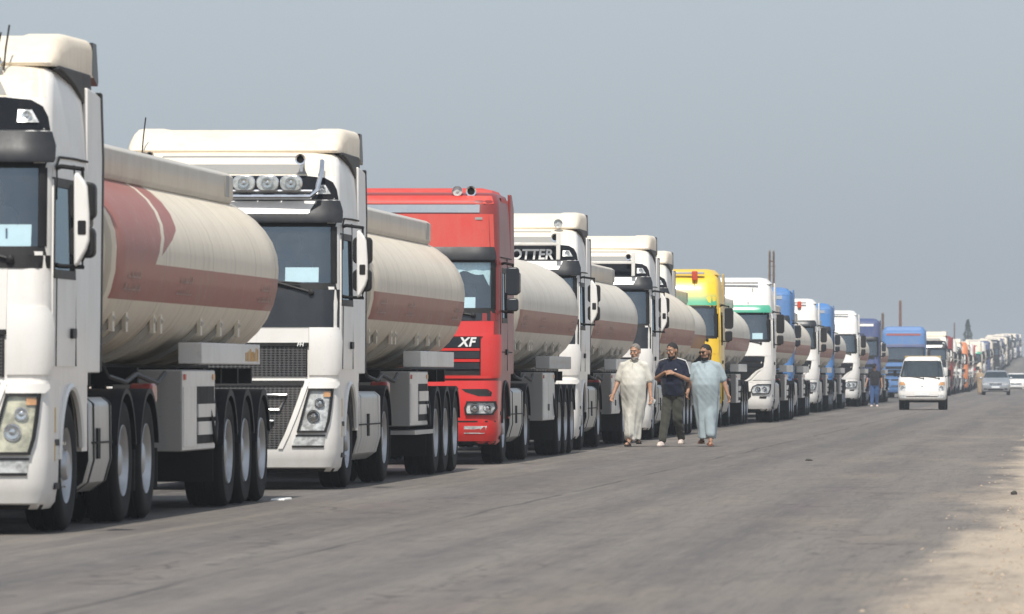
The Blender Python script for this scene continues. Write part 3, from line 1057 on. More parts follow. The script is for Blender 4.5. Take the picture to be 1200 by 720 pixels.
# ------------------------------------------------------------------ cab type A: tall white cab with V-shaped lower grille
def cab_tall(root, S):
    body = S.get('body', WHITE)
    roofm = S.get('roof', CREAMW)
    det = S.get('detail', 2)
    cab = Cab([(1.15, -1.30, 1.235, .17), (1.75, -1.28, 1.245, .16), (2.15, -1.22, 1.245, .15), (2.9, -1.04, 1.225, .15),
               (3.15, -.97, 1.21, .17), (3.40, -.85, 1.19, .22), (3.55, -.70, 1.165, .26), (3.64, -.52, 1.13, .28), (3.70, -.25, 1.05, .3)], .95)
    wz0, wz1 = 2.19, 2.88

    def skip(x, y, z):
        if wz0 < z < wz1 and y < -.915 - (z - 2.19) * -.24 - .165 + .12 and abs(x) < 1.19:
            return True
        return 2.02 < z < 2.74 and abs(x) > 1.2 and -.86 < y < .1
    cm = cab.shell([1.15, 1.4, 1.75, 2.02, wz0, 2.45, 2.74, wz1, 3.0, 3.15, 3.3, 3.40, 3.5, 3.55, 3.6, 3.64, 3.68, 3.70], [-.87, -.30, .1, .55, .95], skip)
    c = cm.build('cab', body, root)
    windscreen(cab, c, wz0, wz1, 45)
    cab_interior(cab, c, wz0, wz1, .93, False, S.get('papers', ()))
    doors(cab, c, body, -1.04, .18, 1.30, 2.86, -1.0, .1, 2.02, 2.74, .15)
    side_line(cab, c, [(-.80, 2.60), (-.74, 2.86), (-.55, 2.94), (.2, 2.95), (.95, 2.95)], .010)
    side_line(cab, c, [(-.86, 1.3), (-.86, 2.0)], .008)
    side_line(cab, c, [(.2, 1.3), (.2, 2.9)], .008)
    wipers(cab, c, wz0, (-.15, .95), 1.2)
    # dark panel below the windscreen, hood and corner pieces
    dz = S.get('dark_to', 1.75)
    mid = (dz + wz0) / 2
    cab.panel([(z, -cab.corner(z, 70), cab.corner(z, 70)) for z in (dz, mid, wz0 - .03)], .008, .03, 22).build('scuttle_panel', S.get('scuttle', DARKP), root)
    hood = cab.panel([(z, -.93, .93) for z in (1.585, 1.66, dz - .012)], .022, .04, 14).build('hood_panel', body, root)
    gr = cab.panel([(z, -.915, .915) for z in (1.215, 1.38, 1.55)], .012, .04, 16).build('grille', GRILLE, root)
    cab.panel([(1.545, -.93, .93), (1.585, -.93, .93)], .026, .05, 14).build('grille_bar', BLACKP, gr)
    if det > 1:
        for a in (-.915, .9):
            cab.panel([(1.215, a, a + .015), (1.55, a, a + .015)], .02, .04, 1).build('grille_frame', BLACKP, gr)
    if S.get('badge'):
        tm = text_mesh(S['badge'], .06, .003, .2, 1.0, .002)
        p = cab.pt(.84, 1.565, .034)
        tm.shifted(*p).build('badge_lettering', BADGE, gr)
    for s in (-1, 1):
        rows = [(1.235, .935, cab.corner(1.235, 78)), (1.30, .935, cab.corner(1.3, 84)), (1.60, .935, cab.corner(1.6, 86)), (1.70, .935, cab.corner(1.7, 80)), (dz if dz < 1.8 else 1.76, .935, cab.corner(1.74, 60))]
        rows = [(z, min(s * a, s * b), max(s * a, s * b), .012 + .03 * math.sin(PI * (z - 1.2) / .56)) for z, a, b in rows]
        cab.panel(rows, .03, .05, 7).build('corner_deflector', body, root)
    # bumper block with slanted lights
    bp = Cab([(.19, -1.24, 1.17, .16), (.24, -1.33, 1.21, .18), (.40, -1.385, 1.235, .19), (.60, -1.385, 1.24, .19), (1.0, -1.345, 1.24, .18), (1.20, -1.305, 1.24, .17)], -.64)
    b = bp.shell([.19, .24, .32, .40, .60, .80, 1.0, 1.12, 1.19], [-.85, -.64]).build('bumper', body, root)
    bp.panel([(.19, -bp.corner(.19, 70), bp.corner(.19, 70)), (.225, -bp.corner(.225, 70), bp.corner(.225, 70))], .012, .04, 16).build('bumper_lip', BLACKP, b)
    lg = bp.panel([(.44, -.60, .60), (.60, -.68, .68), (.8, -.755, .755), (1.0, -.825, .825), (1.165, -.875, .875)], .006, .03, 16).build('lower_grille', GRILLE, root)
    bp.panel([(1.12, -.875, .875), (1.175, -.885, .885)], .02, .04, 14).build('grille_bar', BLACKP, lg)
    for s in (-1, 1):
        for z0, z1, a0, a1 in ((.86, 1.02, .40, .70), (.60, .74, .36, .56)):
            pts = [bp.pt(s * a, z, .03) for a, z in ((a0, z0), (a1 - .08, z0), (a1, z1), (a0, z1), (a0, z0))]
            MB().tube(pts, .016, 6).build('grille_vent_frame', CHROME, lg)
        # bright edge of the V
        rows = [(.44, .615, .66), (.6, .695, .735), (.8, .77, .815), (1.0, .84, .885), (1.165, .89, .94)]
        rows = [(z, min(s * p, s * q), max(s * p, s * q)) for z, p, q in rows]
        bp.panel(rows, .02, .04, 2).build('grille_surround', body, b)
        rows = [(1.09, .93, bp.corner(1.09, 50)), (1.13, .93, bp.corner(1.13, 66)), (1.165, .95, bp.corner(1.165, 62))]
        rows = [(z, min(s * p, s * q), max(s * p, s * q)) for z, p, q in rows]
        bp.panel(rows, .035, .06, 6).build('headlight_brow', body, b)
        rows = [(.475, .76, 1.10), (.575, .80, 1.115)]
        rows = [(z, min(s * p, s * q), max(s * p, s * q)) for z, p, q in rows]
        fl = bp.panel(rows, .008, .03, 6).build('fog_lamp', LAMPSILVER, b)
        bp.panel([(z, p - .012 if False else p, q) for z, p, q in rows], .014, .003, 6, single=True).build('fog_lamp_lens', LENS, fl)
        mfr = MB()
        bp.panel([(rows[0][0] - .022, rows[0][1], rows[0][2]), (rows[0][0], rows[0][1], rows[0][2])], .016, .03, 6, mfr)
        bp.panel([(rows[1][0], rows[1][1], rows[1][2]), (rows[1][0] + .015, rows[1][1], rows[1][2])], .016, .03, 6, mfr)
        mfr.build('fog_lamp_frame', BLACKP, fl)
        # steps behind the bumper corner
        for z in (.34, .68):
            MB().bx(s * 1.10 - .145, s * 1.10 + .145, -.84, -.63, z, z + .05).build('step', BLACKP, b)
        if det > 1:
            bx_ = bp.side(rrect(-.84, -.80, .78, .98, .01), .004, .006, s)
            bx_.build('reflector_sticker', STICKY, b)
            bx_ = bp.side(rrect(-.86, -.82, .56, .70, .01), .004, .006, s)
            bx_.build('reflector_sticker', STICKY, b)
    headlight(bp, root, [(.63, .83, 1.105), (.74, .86, 1.135), (.9, .90, 1.155), (1.075, .945, 1.17)], .012,
              [(.99, .79, .07), (1.055, .93, .055)], S.get('lampmat', LAMPSILVER), (1.0, 1.06, 1.09, 1.16))
    # visor
    v = cab.panel([(2.885, -cab.corner(2.9, 50), cab.corner(2.9, 50), .085), (2.91, -cab.corner(2.91, 52), cab.corner(2.91, 52), .095),
                   (3.02, -cab.corner(3.02, 60), cab.corner(3.02, 60), .075), (3.13, -cab.corner(3.13, 64), cab.corner(3.13, 64), .03)], .1, .025, 22).build('sun_visor', VISOR, root)
    if S.get('visor_white', True):
        cab.panel([(2.98, -.90, .90, .094), (3.02, -.92, .92, .087), (3.07, -.95, .95, .067), (3.12, -.97, .97, .046)], .1, .01, 14).build('visor_strip', body, v)
    bd = cab.panel([(3.14, -cab.corner(3.14, 66), cab.corner(3.14, 66)), (3.25, -cab.corner(3.25, 58), cab.corner(3.25, 58)),
                    (3.33, -cab.corner(3.33, 44), cab.corner(3.33, 44)), (3.38, -cab.corner(3.38, 20), cab.corner(3.38, 20)), (3.40, -.85, .85)], .010, .03, 22).build('roof_lamp_band', ROOFBLACK, root)
    for s in (-1, 1):
        rows = [(3.20, .96, 1.12), (3.30, .96, 1.06)]
        rows = [(z, min(s * p, s * q), max(s * p, s * q)) for z, p, q in rows]
        tl = cab.panel(rows, .02, .02, 4).build('corner_lamp', LAMPSILVER, bd)
        lb = MB()
        lamp_bowl(lb, cab.pt(s * 1.03, 3.25, .026), .042)
        lb.build('lamp_bowl', CHROME, bd)
        cab.panel(rows, .046, .003, 4, single=True).build('lamp_glass', LENS, bd)
    if S.get('title'):
        tm = text_mesh(S['title'], .235, .006, .12, 1.0, .006)
        wd = max(q[0] for q in tm.v) - min(q[0] for q in tm.v)
        tm.v = [(q[0] * 1.66 / wd, q[1], q[2]) for q in tm.v]
        p = cab.pt(0.0, 3.225, .05)
        tm.shifted(-.03, p[1], p[2]).build('visor_lettering', BADGE, bd)
    cab.panel([(3.42, -.86, .86), (3.52, -.80, .80), (3.625, -.74, .74)], .009, .02, 14).build('roof_window', SMOKED, root)
    cab.panel([(z, -cab.corner(z, 55), cab.corner(z, 55)) for z in (3.405, 3.47, 3.55, 3.6, 3.64, 3.675)], .003, .02, 24).build('roof_front', roofm, root)
    # roof deflector: centre ridge with raised corners
    d = MB()
    rings = []
    ul = [0, .12, .24, .36, .48, .60, .70, .74, .80, .86, .91, .95, .975, .99, 1.0]
    for u in [-q for q in reversed(ul[1:])] + ul:
        au = abs(u)
        x = u * 1.175
        corner_h = .0 if au < .72 else .015
        e_ = max(0.0, (au - .92) / .08)
        drop = .10 * (1 - math.sqrt(max(0.0, 1 - e_ ** 2)))
        fwd = .10 - .28 * (1 - math.sqrt(max(0.0, 1 - e_ ** 2)))
        top = 3.945 + corner_h - drop
        y0 = -.30 - fwd
        rings.append([(x, y0 + .02, 3.665), (x, y0, 3.69), (x, y0 + .05, 3.735 + .01 * (au < .72)), (x, y0 + .20, 3.80), (x, y0 + .42, top - .055), (x, y0 + .66, top - .012), (x, y0 + .9, top),
                      (x, 1.66, top + .012), (x, 1.70, 3.66)])
    d.loft(rings)
    dd = d.build('roof_deflector', roofm, root)
    for s in (-1, 1):
        MB().prism([(1.62, 3.68), (1.92, 3.60), (1.96, 3.64), (1.84, 3.94), (1.64, 3.945)], 'x', s * 1.10, s * 1.178).build('deflector_edge', DARKP, dd)
        MB().prism([(-.30, 3.64), (-.2, 3.672), (1.38, 3.672), (1.46, 3.40), (1.25, 3.36), (.55, 3.54), (.1, 3.60)], 'x', s * 1.10, s * 1.20).build('roof_side_vent', BLACKP, root, bevel=.015)
        sf = MB()
        sf.prism([(.96, 1.25), (1.72, 1.25), (1.86, 3.0), (1.76, 3.50), (1.46, 3.53), (1.02, 3.55)], 'x', s * 1.185, s * 1.225)
        f = sf.build('side_fairing', body, root, bevel=.01)
        MB().prism([(1.72, 1.26), (1.79, 1.26), (1.94, 3.0), (1.84, 3.53), (1.74, 3.54), (1.855, 3.0)], 'x', s * 1.180, s * 1.23).build('fairing_edge', BLACKP, f)
        # lower side panel with wheel arch
        arc = [(.64 * math.cos(R(a)), WHEEL_Z + .64 * math.sin(R(a))) for a in range(170, 5, -11)]
        poly = [(-.64, 1.18)] + [(-.655, .62)] + arc + [(.655, .62), (.95, .62), (.95, 1.18)]
        poly = [p for p in poly if p[1] <= 1.18]
        MB().prism(poly, 'x', s * 1.19, s * 1.232).build('wheel_arch_panel', body, root)
        arch = []
        for a in range(175, 4, -9):
            arch.append((s * 1.235, .625 * math.cos(R(a)), WHEEL_Z + .625 * math.sin(R(a))))
        MB().tube(arch, .03, 6).build('arch_trim', body, root)
        lin = MB()
        k = [(s * 1.19, .61 * math.cos(R(a)), WHEEL_Z + .61 * math.sin(R(a))) for a in range(180, -1, -15)]
        lin.add(k + [(s * .72, y, z) for _, y, z in k], [(i, i + 1, i + 1 + len(k), i + len(k)) for i in range(len(k) - 1)])
        lin.build('arch_liner', CHASSIS, root)
        side_mirror(root, cab, s, 2.08, 2.80, -1.16, 1.435, 1.55, body)
    if S.get('bar'):
        bar = MB()
        zt, yt = 3.165, -1.12
        pts = [(-1.02, -.80, 3.56), (-1.03, -.92, 3.46), (-1.0, -1.1, 3.24), (-.93, yt, zt), (.93, yt, zt), (1.0, -1.1, 3.24), (1.03, -.92, 3.46), (1.02, -.80, 3.56)]
        bar.tube(pts, .028, 8)
        b_ = bar.build('lamp_bar', CHROME, root)
        MB().tube([(-.95, yt + .0, zt + .06), (.95, yt, zt + .06)], .018, 8).build('lamp_bar_rail', CHROME, b_)
        for x in S['bar']:
            l = MB().prism(rrect(x - .125, x + .125, 3.225, 3.40, .075), 'y', -1.16, -1.06, .8).build('spot_lamp', CHROME, root, bevel=.01)
            MB().prism(rrect(x - .112, x + .112, 3.237, 3.388, .068), 'y', -1.172, -1.158).build('lamp_reflector', LAMPSILVER, l)
            bb = MB()
            lamp_bowl(bb, (x, -1.173, 3.312), .065)
            bb.build('reflector_bowl', CHROME, l)
            MB().prism(rrect(x - .112, x + .112, 3.237, 3.388, .068), 'y', -1.196, -1.190).build('lamp_lens', LENS, l)
    if S.get('frame_bar'):
        fb = MB()
        fb.bx(-.90, .90, -1.10, -1.04, 3.375, 3.425)
        for s in (-1, 1):
            fb.prism([(-1.12, 3.14), (-1.06, 3.14), (-1.02, 3.6), (-1.08, 3.6)], 'x', s * .90 - .035, s * .90 + .035)
        fb.build('lamp_bar', WHITE2, root, bevel=.01)
    for x, y, z, r in S.get('horns', ()):
        air_horn(root, (x, y, z), .42, r)
    for x, y, z, h in S.get('antennas', ()):
        MB().tube([(x, y, z), (x + .01, y + .05, z + h * .5), (x + .03, y + .1, z + h)], .008, 5).build('antenna', BLACKP, root)
    for x, y, z in S.get('roof_spots', ()):
        spot_lamp(root, (x, y, z), .075, 'roof_lamp')
    return cab


# ------------------------------------------------------------------ cab type B: upright cab with slatted black grille
def cab_upright(root, S):
    body, roofm = S['body'], S.get('roof', S['body'])
    side = S.get('sidemat', body)
    det = S.get('detail', 2)
    cab = Cab([(1.15, -1.30, 1.235, .20), (1.75, -1.28, 1.245, .22), (2.12, -1.22, 1.245, .22), (2.86, -1.08, 1.235, .22),
               (3.05, -1.05, 1.23, .24), (3.5, -.98, 1.215, .26), (3.66, -.93, 1.20, .28), (3.76, -.80, 1.16, .3), (3.80, -.45, 1.08, .3)], .95)
    wz0, wz1 = 2.13, 2.84

    def skip(x, y, z):
        if wz0 < z < wz1 and y < -1.0 + (2.9 - z) * .19 and abs(x) < 1.21:
            return True
        return 2.0 < z < 2.7 and abs(x) > 1.2 and -.66 < y < .1
    c = cab.shell([1.15, 1.4, 1.75, 2.0, wz0, 2.45, 2.7, wz1, 3.05, 3.3, 3.5, 3.6, 3.66, 3.72, 3.76, 3.79], [-.70, -.30, .1, .55, .95], skip).build('cab', side, root)
    windscreen(cab, c, wz0, wz1, 45)
    cab_interior(cab, c, wz0, wz1, .93, S.get('curtains', False), S.get('papers', ()))
    doors(cab, c, side, -.88, .18, 1.30, 2.84, -.70, .1, 2.0, 2.70, .06)
    side_line(cab, c, [(-.80, 2.88), (.95, 2.88)], .008)
    side_line(cab, c, [(-.88, 1.56), (.95, 1.56)], .008)
    side_line(cab, c, [(.2, 1.3), (.2, 2.88)], .008)
    wipers(cab, c, wz0, (-.1, .9), .2)
    for s in (-1, 1):
        rows = [(z, min(s * a, s * b), max(s * a, s * b)) for z, a, b in ((2.0, cab.corner(2.0, 52), cab.corner(2.0, 88)), (2.4, cab.corner(2.4, 52), cab.corner(2.4, 88)), (2.84, cab.corner(2.84, 52), cab.corner(2.84, 88)))]
        cab.panel(rows, .006, .02, 4).build('pillar_cover', side, root)
    cab.panel([(z, -cab.corner(z, 60), cab.corner(z, 60)) for z in (1.995, 2.06, wz0 - .03)], .006, .03, 18).build('scuttle_panel', DARKP, root)
    cab.panel([(z, -cab.corner(z, 40), cab.corner(z, 40)) for z in (1.775, 1.87, 1.985)], .016, .04, 16).build('hood_panel', body, root)
    # front of the high roof
    cab.panel([(2.90 if not S.get('visor', True) else 3.02, -cab.corner(3.0, 45), cab.corner(3.0, 45)), (3.25, -cab.corner(3.25, 45), cab.corner(3.25, 45)),
               (3.48, -cab.corner(3.48, 45), cab.corner(3.48, 45))], .008, .03, 18).build('roof_front', S.get('frontroof', roofm), root)
    cab.panel([(3.50, -.96, .96), (3.61, -.96, .96)], .012, .02, 14).build('roof_window', S.get('roofglass', GREYBLUE), root)
    cab.panel([(z, -cab.corner(z, 50), cab.corner(z, 50)) for z in (3.625, 3.68, 3.74)], .01, .04, 16).build('roof_edge', roofm, root)
    if det > 1:
        cab.panel([(3.40, .90, 1.0), (3.435, .90, 1.0)], .014, .02, 2).build('roof_badge', SMOKED, root)
    # visor
    vm = S.get('visormat', VISOR)
    cab.panel([(2.84, -cab.corner(2.84, 40), cab.corner(2.84, 40), .06), (2.87, -cab.corner(2.87, 42), cab.corner(2.87, 42), .065),
               (2.96, -cab.corner(2.96, 42), cab.corner(2.96, 42), .05), (3.02, -cab.corner(3.02, 40), cab.corner(3.02, 40), .03)], .1, .03, 18).build('sun_visor', vm, root)
    # grille
    g_ = cab.panel([(1.24, -1.0, 1.0), (1.76, -1.0, 1.0)], .004, .03, 12).build('grille', BLACKP, root)
    for z0, z1 in ((1.62, 1.755), (1.47, 1.57), (1.32, 1.41)):
        cab.panel([(z0, -.99, .99), (z1, -.985, .985)], .022, .03, 12).build('grille_slat', DARKP, g_)
    for z0, z1 in ((1.575, 1.612), (1.42, 1.46)):
        cab.panel([(z0, -.99, .99), (z1, -.99, .99)], .03, .04, 12).build('grille_bar', body, g_)
    if S.get('badge'):
        tm = text_mesh(S['badge'], .175, .004, .25, 1.12, .006)
        p = cab.pt(.81, 1.69, .03)
        tm.shifted(*p).build('badge_lettering', BADGE, g_)
    for s in (-1, 1):
        rows = [(1.20, 1.01, cab.corner(1.2, 86)), (1.27, 1.01, cab.corner(1.27, 88)), (1.72, 1.01, cab.corner(1.72, 88)), (1.80, 1.05, cab.corner(1.8, 80))]
        rows = [(z, min(s * p, s * q), max(s * p, s * q), .02 + .03 * math.sin(PI * (z - 1.15) / .7)) for z, p, q in rows]
        cab.panel(rows, .03, .05, 6).build('corner_deflector', body, root)
    bp = Cab([(.27, -1.24, 1.17, .2), (.31, -1.33, 1.21, .22), (.45, -1.385, 1.235, .24), (.80, -1.385, 1.24, .24), (1.16, -1.33, 1.24, .22)], -.64)
    b = bp.shell([.27, .31, .38, .45, .62, .80, 1.0, 1.16], [-.85, -.64]).build('bumper', body, root)
    bp.panel([(1.19, -bp.corner(1.16, 70), bp.corner(1.16, 70)), (1.225, -bp.corner(1.16, 70), bp.corner(1.16, 70))], .012, .05, 16).build('bumper_sill', body, b)
    bp.panel([(.27, -bp.corner(.27, 70), bp.corner(.27, 70)), (.32, -bp.corner(.32, 70), bp.corner(.32, 70))], .015, .04, 16).build('bumper_lip', BLACKP, b)
    bp.panel([(.585, -bp.corner(.585, 60), bp.corner(.585, 60)), (.605, -bp.corner(.605, 60), bp.corner(.605, 60))], .004, .02, 16).build('bumper_groove', BLACKP, b)
    bp.panel([(.64, -.70, .70), (1.06, -.70, .70)], .006, .02, 12).build('lower_grille', GRILLE, root)
    for s in (-1, 1):
        rows = [(.945, .98, 1.16), (1.0, .80, 1.17), (1.045, .74, 1.10)]
        rows = [(z, min(s * p, s * q), max(s * p, s * q)) for z, p, q in rows]
        bp.panel(rows, .004, .02, 4).build('air_slot', BLACKP, b)
        rows = [(.425, .78, 1.06), (.53, .78, 1.10)]
        rows = [(z, min(s * p, s * q), max(s * p, s * q)) for z, p, q in rows]
        fl = bp.panel(rows, .004, .02, 4).build('fog_lamp', LAMPSILVER, b)
        bp.panel(rows, .010, .003, 4, single=True).build('fog_lamp_lens', LENS, fl)
        for z in (.34, .68):
            MB().bx(s * 1.10 - .145, s * 1.10 + .145, -.84, -.63, z, z + .05).build('step', BLACKP, b)
    headlight(bp, root, [(.70, .82, bp.corner(.7, 40)), (.78, .80, bp.corner(.78, 56)), (.86, .83, bp.corner(.86, 50))], .010, [(.93, .78, .065), (1.1, .78, .06)], LAMPSILVER)
    # roof spoiler behind
    d = MB()
    rings = []
    for i in range(17):
        u = -1 + i / 8
        au = abs(u)
        drop = .24 * max(0, (au - .8) / .2) ** 2
        top = S.get('spoiler', 3.87) - drop
        rings.append([(u * 1.2, -.25, 3.72), (u * 1.2, -.12, top - .05), (u * 1.2, .15, top), (u * 1.2, 1.15, top), (u * 1.2, 1.2, 3.70)])
    d.loft(rings).build('roof_deflector', roofm, root)
    for s in (-1, 1):
        f = MB().prism([(.96, 1.25), (1.50, 1.25), (1.62, 2.9), (1.56, 3.6), (1.2, 3.80), (.98, 3.80)], 'x', s * 1.19, s * 1.232).build('side_fairing', S.get('fairing', side), root, bevel=.01)
        arc = [(.64 * math.cos(R(a)), WHEEL_Z + .64 * math.sin(R(a))) for a in range(170, 5, -11)]
        poly = [(-.64, 1.18), (-.655, .62)] + arc + [(.655, .62), (.95, .62), (.95, 1.18)]
        poly = [p for p in poly if p[1] <= 1.18]
        MB().prism(poly, 'x', s * 1.19, s * 1.232).build('wheel_arch_panel', side, root)
        arch = [(s * 1.24, .63 * math.cos(R(a)), WHEEL_Z + .63 * math.sin(R(a))) for a in range(175, 4, -9)]
        MB().tube(arch, .025, 6).build('arch_trim', BLACKP, root)
        k = [(s * 1.19, .61 * math.cos(R(a)), WHEEL_Z + .61 * math.sin(R(a))) for a in range(180, -1, -15)]
        MB().add(k + [(s * .72, y, z) for _, y, z in k], [(i, i + 1, i + 1 + len(k), i + len(k)) for i in range(len(k) - 1)]).build('arch_liner', CHASSIS, root)
        side_mirror(root, cab, s, 2.12, 2.74, -1.15, 1.34, 1.53, S.get('mirror', DARKP), two=True)
    for x, y, z, r in S.get('horns', ()):
        air_horn(root, (x, y, z), .4, r)
    for x, y, z in S.get('roof_spots', ()):
        spot_lamp(root, (x, y, z), .075, 'roof_lamp')
    return cab


# ------------------------------------------------------------------ cab type C: rounded cab with wide V slat grille
def cab_round(root, S):
    body, roofm = S['body'], S.get('roof', S['body'])
    det = S.get('detail', 2)
    cab = Cab([(1.05, -1.33, 1.235, .26), (1.75, -1.28, 1.245, .28), (2.12, -1.20, 1.245, .28), (2.9, -1.0, 1.225, .28),
               (3.10, -.94, 1.21, .29), (3.45, -.78, 1.18, .31), (3.60, -.64, 1.14, .32), (3.68, -.45, 1.09, .33), (3.71, -.2, 1.0, .33)], .95)
    wz0, wz1 = 2.15, 2.88

    def skip(x, y, z):
        if wz0 < z < wz1 and y < -.97 + (2.9 - z) * .27 + .07 and abs(x) < 1.20:
            return True
        return 2.0 < z < 2.72 and abs(x) > 1.2 and -.62 < y < .1
    c = cab.shell([1.05, 1.4, 1.75, 2.0, wz0, 2.45, 2.72, wz1, 3.1, 3.3, 3.45, 3.55, 3.6, 3.65, 3.68, 3.71], [-.66, -.30, .1, .55, .95], skip).build('cab', body, root)
    windscreen(cab, c, wz0, wz1, 45)
    cab_interior(cab, c, wz0, wz1, .93, False, S.get('papers', ()))
    doors(cab, c, body, -.88, .18, 1.30, 2.86, -.66, .1, 2.0, 2.72, .06)
    side_line(cab, c, [(-.7, 2.95), (.95, 2.95)], .008)
    wipers(cab, c, wz0, (-.1, .95), .6)
    fm = S.get('frontroof')
    if fm is not None:
        cab.panel([(z, -cab.corner(z, 50), cab.corner(z, 50)) for z in (S.get('front_from', 3.08), 3.16, 3.25, 3.42, 3.52, 3.58)], .008, .02, 18).build('roof_front', fm, root)
    if S.get('visormat') is not None:
        cab.panel([(2.90, -cab.corner(2.9, 46), cab.corner(2.9, 46), .10), (2.92, -cab.corner(2.92, 46), cab.corner(2.92, 46), .105),
                   (3.03, -cab.corner(3.03, 46), cab.corner(3.03, 46), .09), (3.10, -cab.corner(3.10, 44), cab.corner(3.10, 44), .05)], .1, .012, 18).build('sun_visor', S['visormat'], root)
    if S.get('lightbar', True):
        MB().bx(-.85, .85, -.72, -.60, 3.665, 3.72).build('roof_rail', GREYP, root, bevel=.01)
    if S.get('roofglass') is not None:
        cab.panel([(3.27, -.85, .85), (3.42, -.80, .80)], .012, .02, 14).build('roof_window', S['roofglass'], root)
    cab.panel([(z, -cab.corner(z, 60), cab.corner(z, 60)) for z in (1.76, 1.9, 2.05, wz0 - .035)], .012, .03, 18).build('hood_panel', body, root)
    gm_ = S.get('grillemat', BLACKP)
    g_ = cab.panel([(1.06, -.45, .45), (1.15, -.60, .60), (1.35, -.80, .80), (1.46, -1.02, 1.02), (1.745, -1.06, 1.06)], .006, .03, 16).build('grille', gm_, root)
    for z0, z1, k0, k1 in ((1.615, 1.70, 1.03, 1.04), (1.47, 1.555, .98, 1.0), (1.32, 1.40, .76, .82), (1.17, 1.25, .6, .68)):
        cab.panel([(z0, -k0, k0, .02), (z1, -k1, k1, .035)], .02, .03, 14).build('grille_slat', S.get('slatmat', DARKP), g_)
    bp = Cab([(.30, -1.24, 1.17, .22), (.35, -1.34, 1.21, .26), (.50, -1.395, 1.235, .28), (.80, -1.39, 1.24, .28), (1.05, -1.345, 1.24, .27)], -.64)
    b = bp.shell([.30, .35, .42, .50, .62, .80, 1.0, 1.045], [-.85, -.64]).build('bumper', body, root)
    bp.panel([(.30, -bp.corner(.3, 70), bp.corner(.3, 70)), (.36, -bp.corner(.36, 70), bp.corner(.36, 70))], .012, .04, 16).build('bumper_lip', BLACKP, b)
    bp.panel([(.60, -.62, .62), (.68, -.70, .70), (.82, -.70, .70)], .006, .03, 12).build('lower_intake', BLACKP, b)
    bp.panel([(.47, -.30, .30), (.56, -.30, .30)], .012, .01, 4).build('number_plate', PAPER, b)
    for s in (-1, 1):
        rows = [(1.07, .50, .56), (1.15, .64, .70), (1.35, .84, .90), (1.46, 1.06, 1.14)]
        rows = [(z, min(s * p, s * q), max(s * p, s * q)) for z, p, q in rows]
        cab.panel(rows, .02, .04, 2).build('grille_surround', body, root)
        rows = [(1.12, .74, cab.corner(1.12, 86)), (1.3, .93, cab.corner(1.3, 88)), (1.6, 1.10, cab.corner(1.6, 88)), (1.74, 1.12, cab.corner(1.74, 80))]
        rows = [(z, min(s * p, s * q), max(s * p, s * q), .012 + .02 * math.sin(PI * (z - 1.1) / .65)) for z, p, q in rows]
        cab.panel(rows, .03, .05, 6).build('corner_deflector', body, root)
        rows = [(.63, .92, 1.10), (.69, .92, 1.12)]
        rows = [(z, min(s * p, s * q), max(s * p, s * q)) for z, p, q in rows]
        bp.panel(rows, .004, .02, 4).build('fog_lamp', BLACKP, b)
        for z in (.36, .68):
            MB().bx(s * 1.10 - .145, s * 1.10 + .145, -.84, -.63, z, z + .05).build('step', BLACKP, b)
    headlight(bp, root, [(.77, .74, bp.corner(.77, 40)), (.86, .71, bp.corner(.86, 50)), (.96, .76, bp.corner(.96, 54)), (1.0, .86, bp.corner(1.0, 54))], .012, [(.88, .87, .075), (1.05, .88, .065)], LAMPSILVER)
    sp = S.get('spoiler', 3.84)
    if sp:
        d = MB()
        rings = []
        for i in range(17):
            u = -1 + i / 8
            au = abs(u)
            drop = .16 * max(0, (au - .8) / .2) ** 2
            top = sp - drop
            rings.append([(u * 1.15, -.30, 3.66), (u * 1.15, -.18, top - .06), (u * 1.15, .1, top), (u * 1.15, 1.15, top + .01), (u * 1.15, 1.2, 3.66)])
        d.loft(rings).build('roof_deflector', roofm, root)
    for s in (-1, 1):
        MB().prism([(.96, 1.25), (1.50, 1.25), (1.62, 2.9), (1.56, 3.5), (1.2, 3.70), (.98, 3.70)], 'x', s * 1.19, s * 1.232).build('side_fairing', S.get('fairing', body), root, bevel=.01)
        arc = [(.64 * math.cos(R(a)), WHEEL_Z + .64 * math.sin(R(a))) for a in range(170, 5, -11)]
        poly = [(-.64, 1.10), (-.655, .62)] + arc + [(.655, .62), (.95, .62), (.95, 1.10)]
        poly = [p for p in poly if p[1] <= 1.12]
        MB().prism(poly, 'x', s * 1.19, s * 1.232).build('wheel_arch_panel', body, root)
        arch = [(s * 1.24, .63 * math.cos(R(a)), WHEEL_Z + .63 * math.sin(R(a))) for a in range(175, 4, -9)]
        MB().tube(arch, .025, 6).build('arch_trim', body, root)
        k = [(s * 1.19, .61 * math.cos(R(a)), WHEEL_Z + .61 * math.sin(R(a))) for a in range(180, -1, -15)]
        MB().add(k + [(s * .72, y, z) for _, y, z in k], [(i, i + 1, i + 1 + len(k), i + len(k)) for i in range(len(k) - 1)]).build('arch_liner', CHASSIS, root)
        side_mirror(root, cab, s, 2.06, 2.86, -1.18, 1.36, 1.56, S.get('mirror', BLACKP), two=True)
    if S.get('roof_box'):
        MB().prism(rrect(.56, .69, 3.52, 3.74, .02), 'y', -.84, -.70).build('roof_beacon', REDLENS, root, bevel=.01)
        MB().tube([(.62, -.80, 3.5), (.62, -.86, 3.2), (.60, -.9, 3.02)], .006, 6).build('antenna', BLACKP, root)
    for x, y, z, h in S.get('antennas', ()):
        MB().tube([(x, y, z), (x, y - .02, z + h)], .012, 5).build('antenna', BLACKP, root)
    return cab


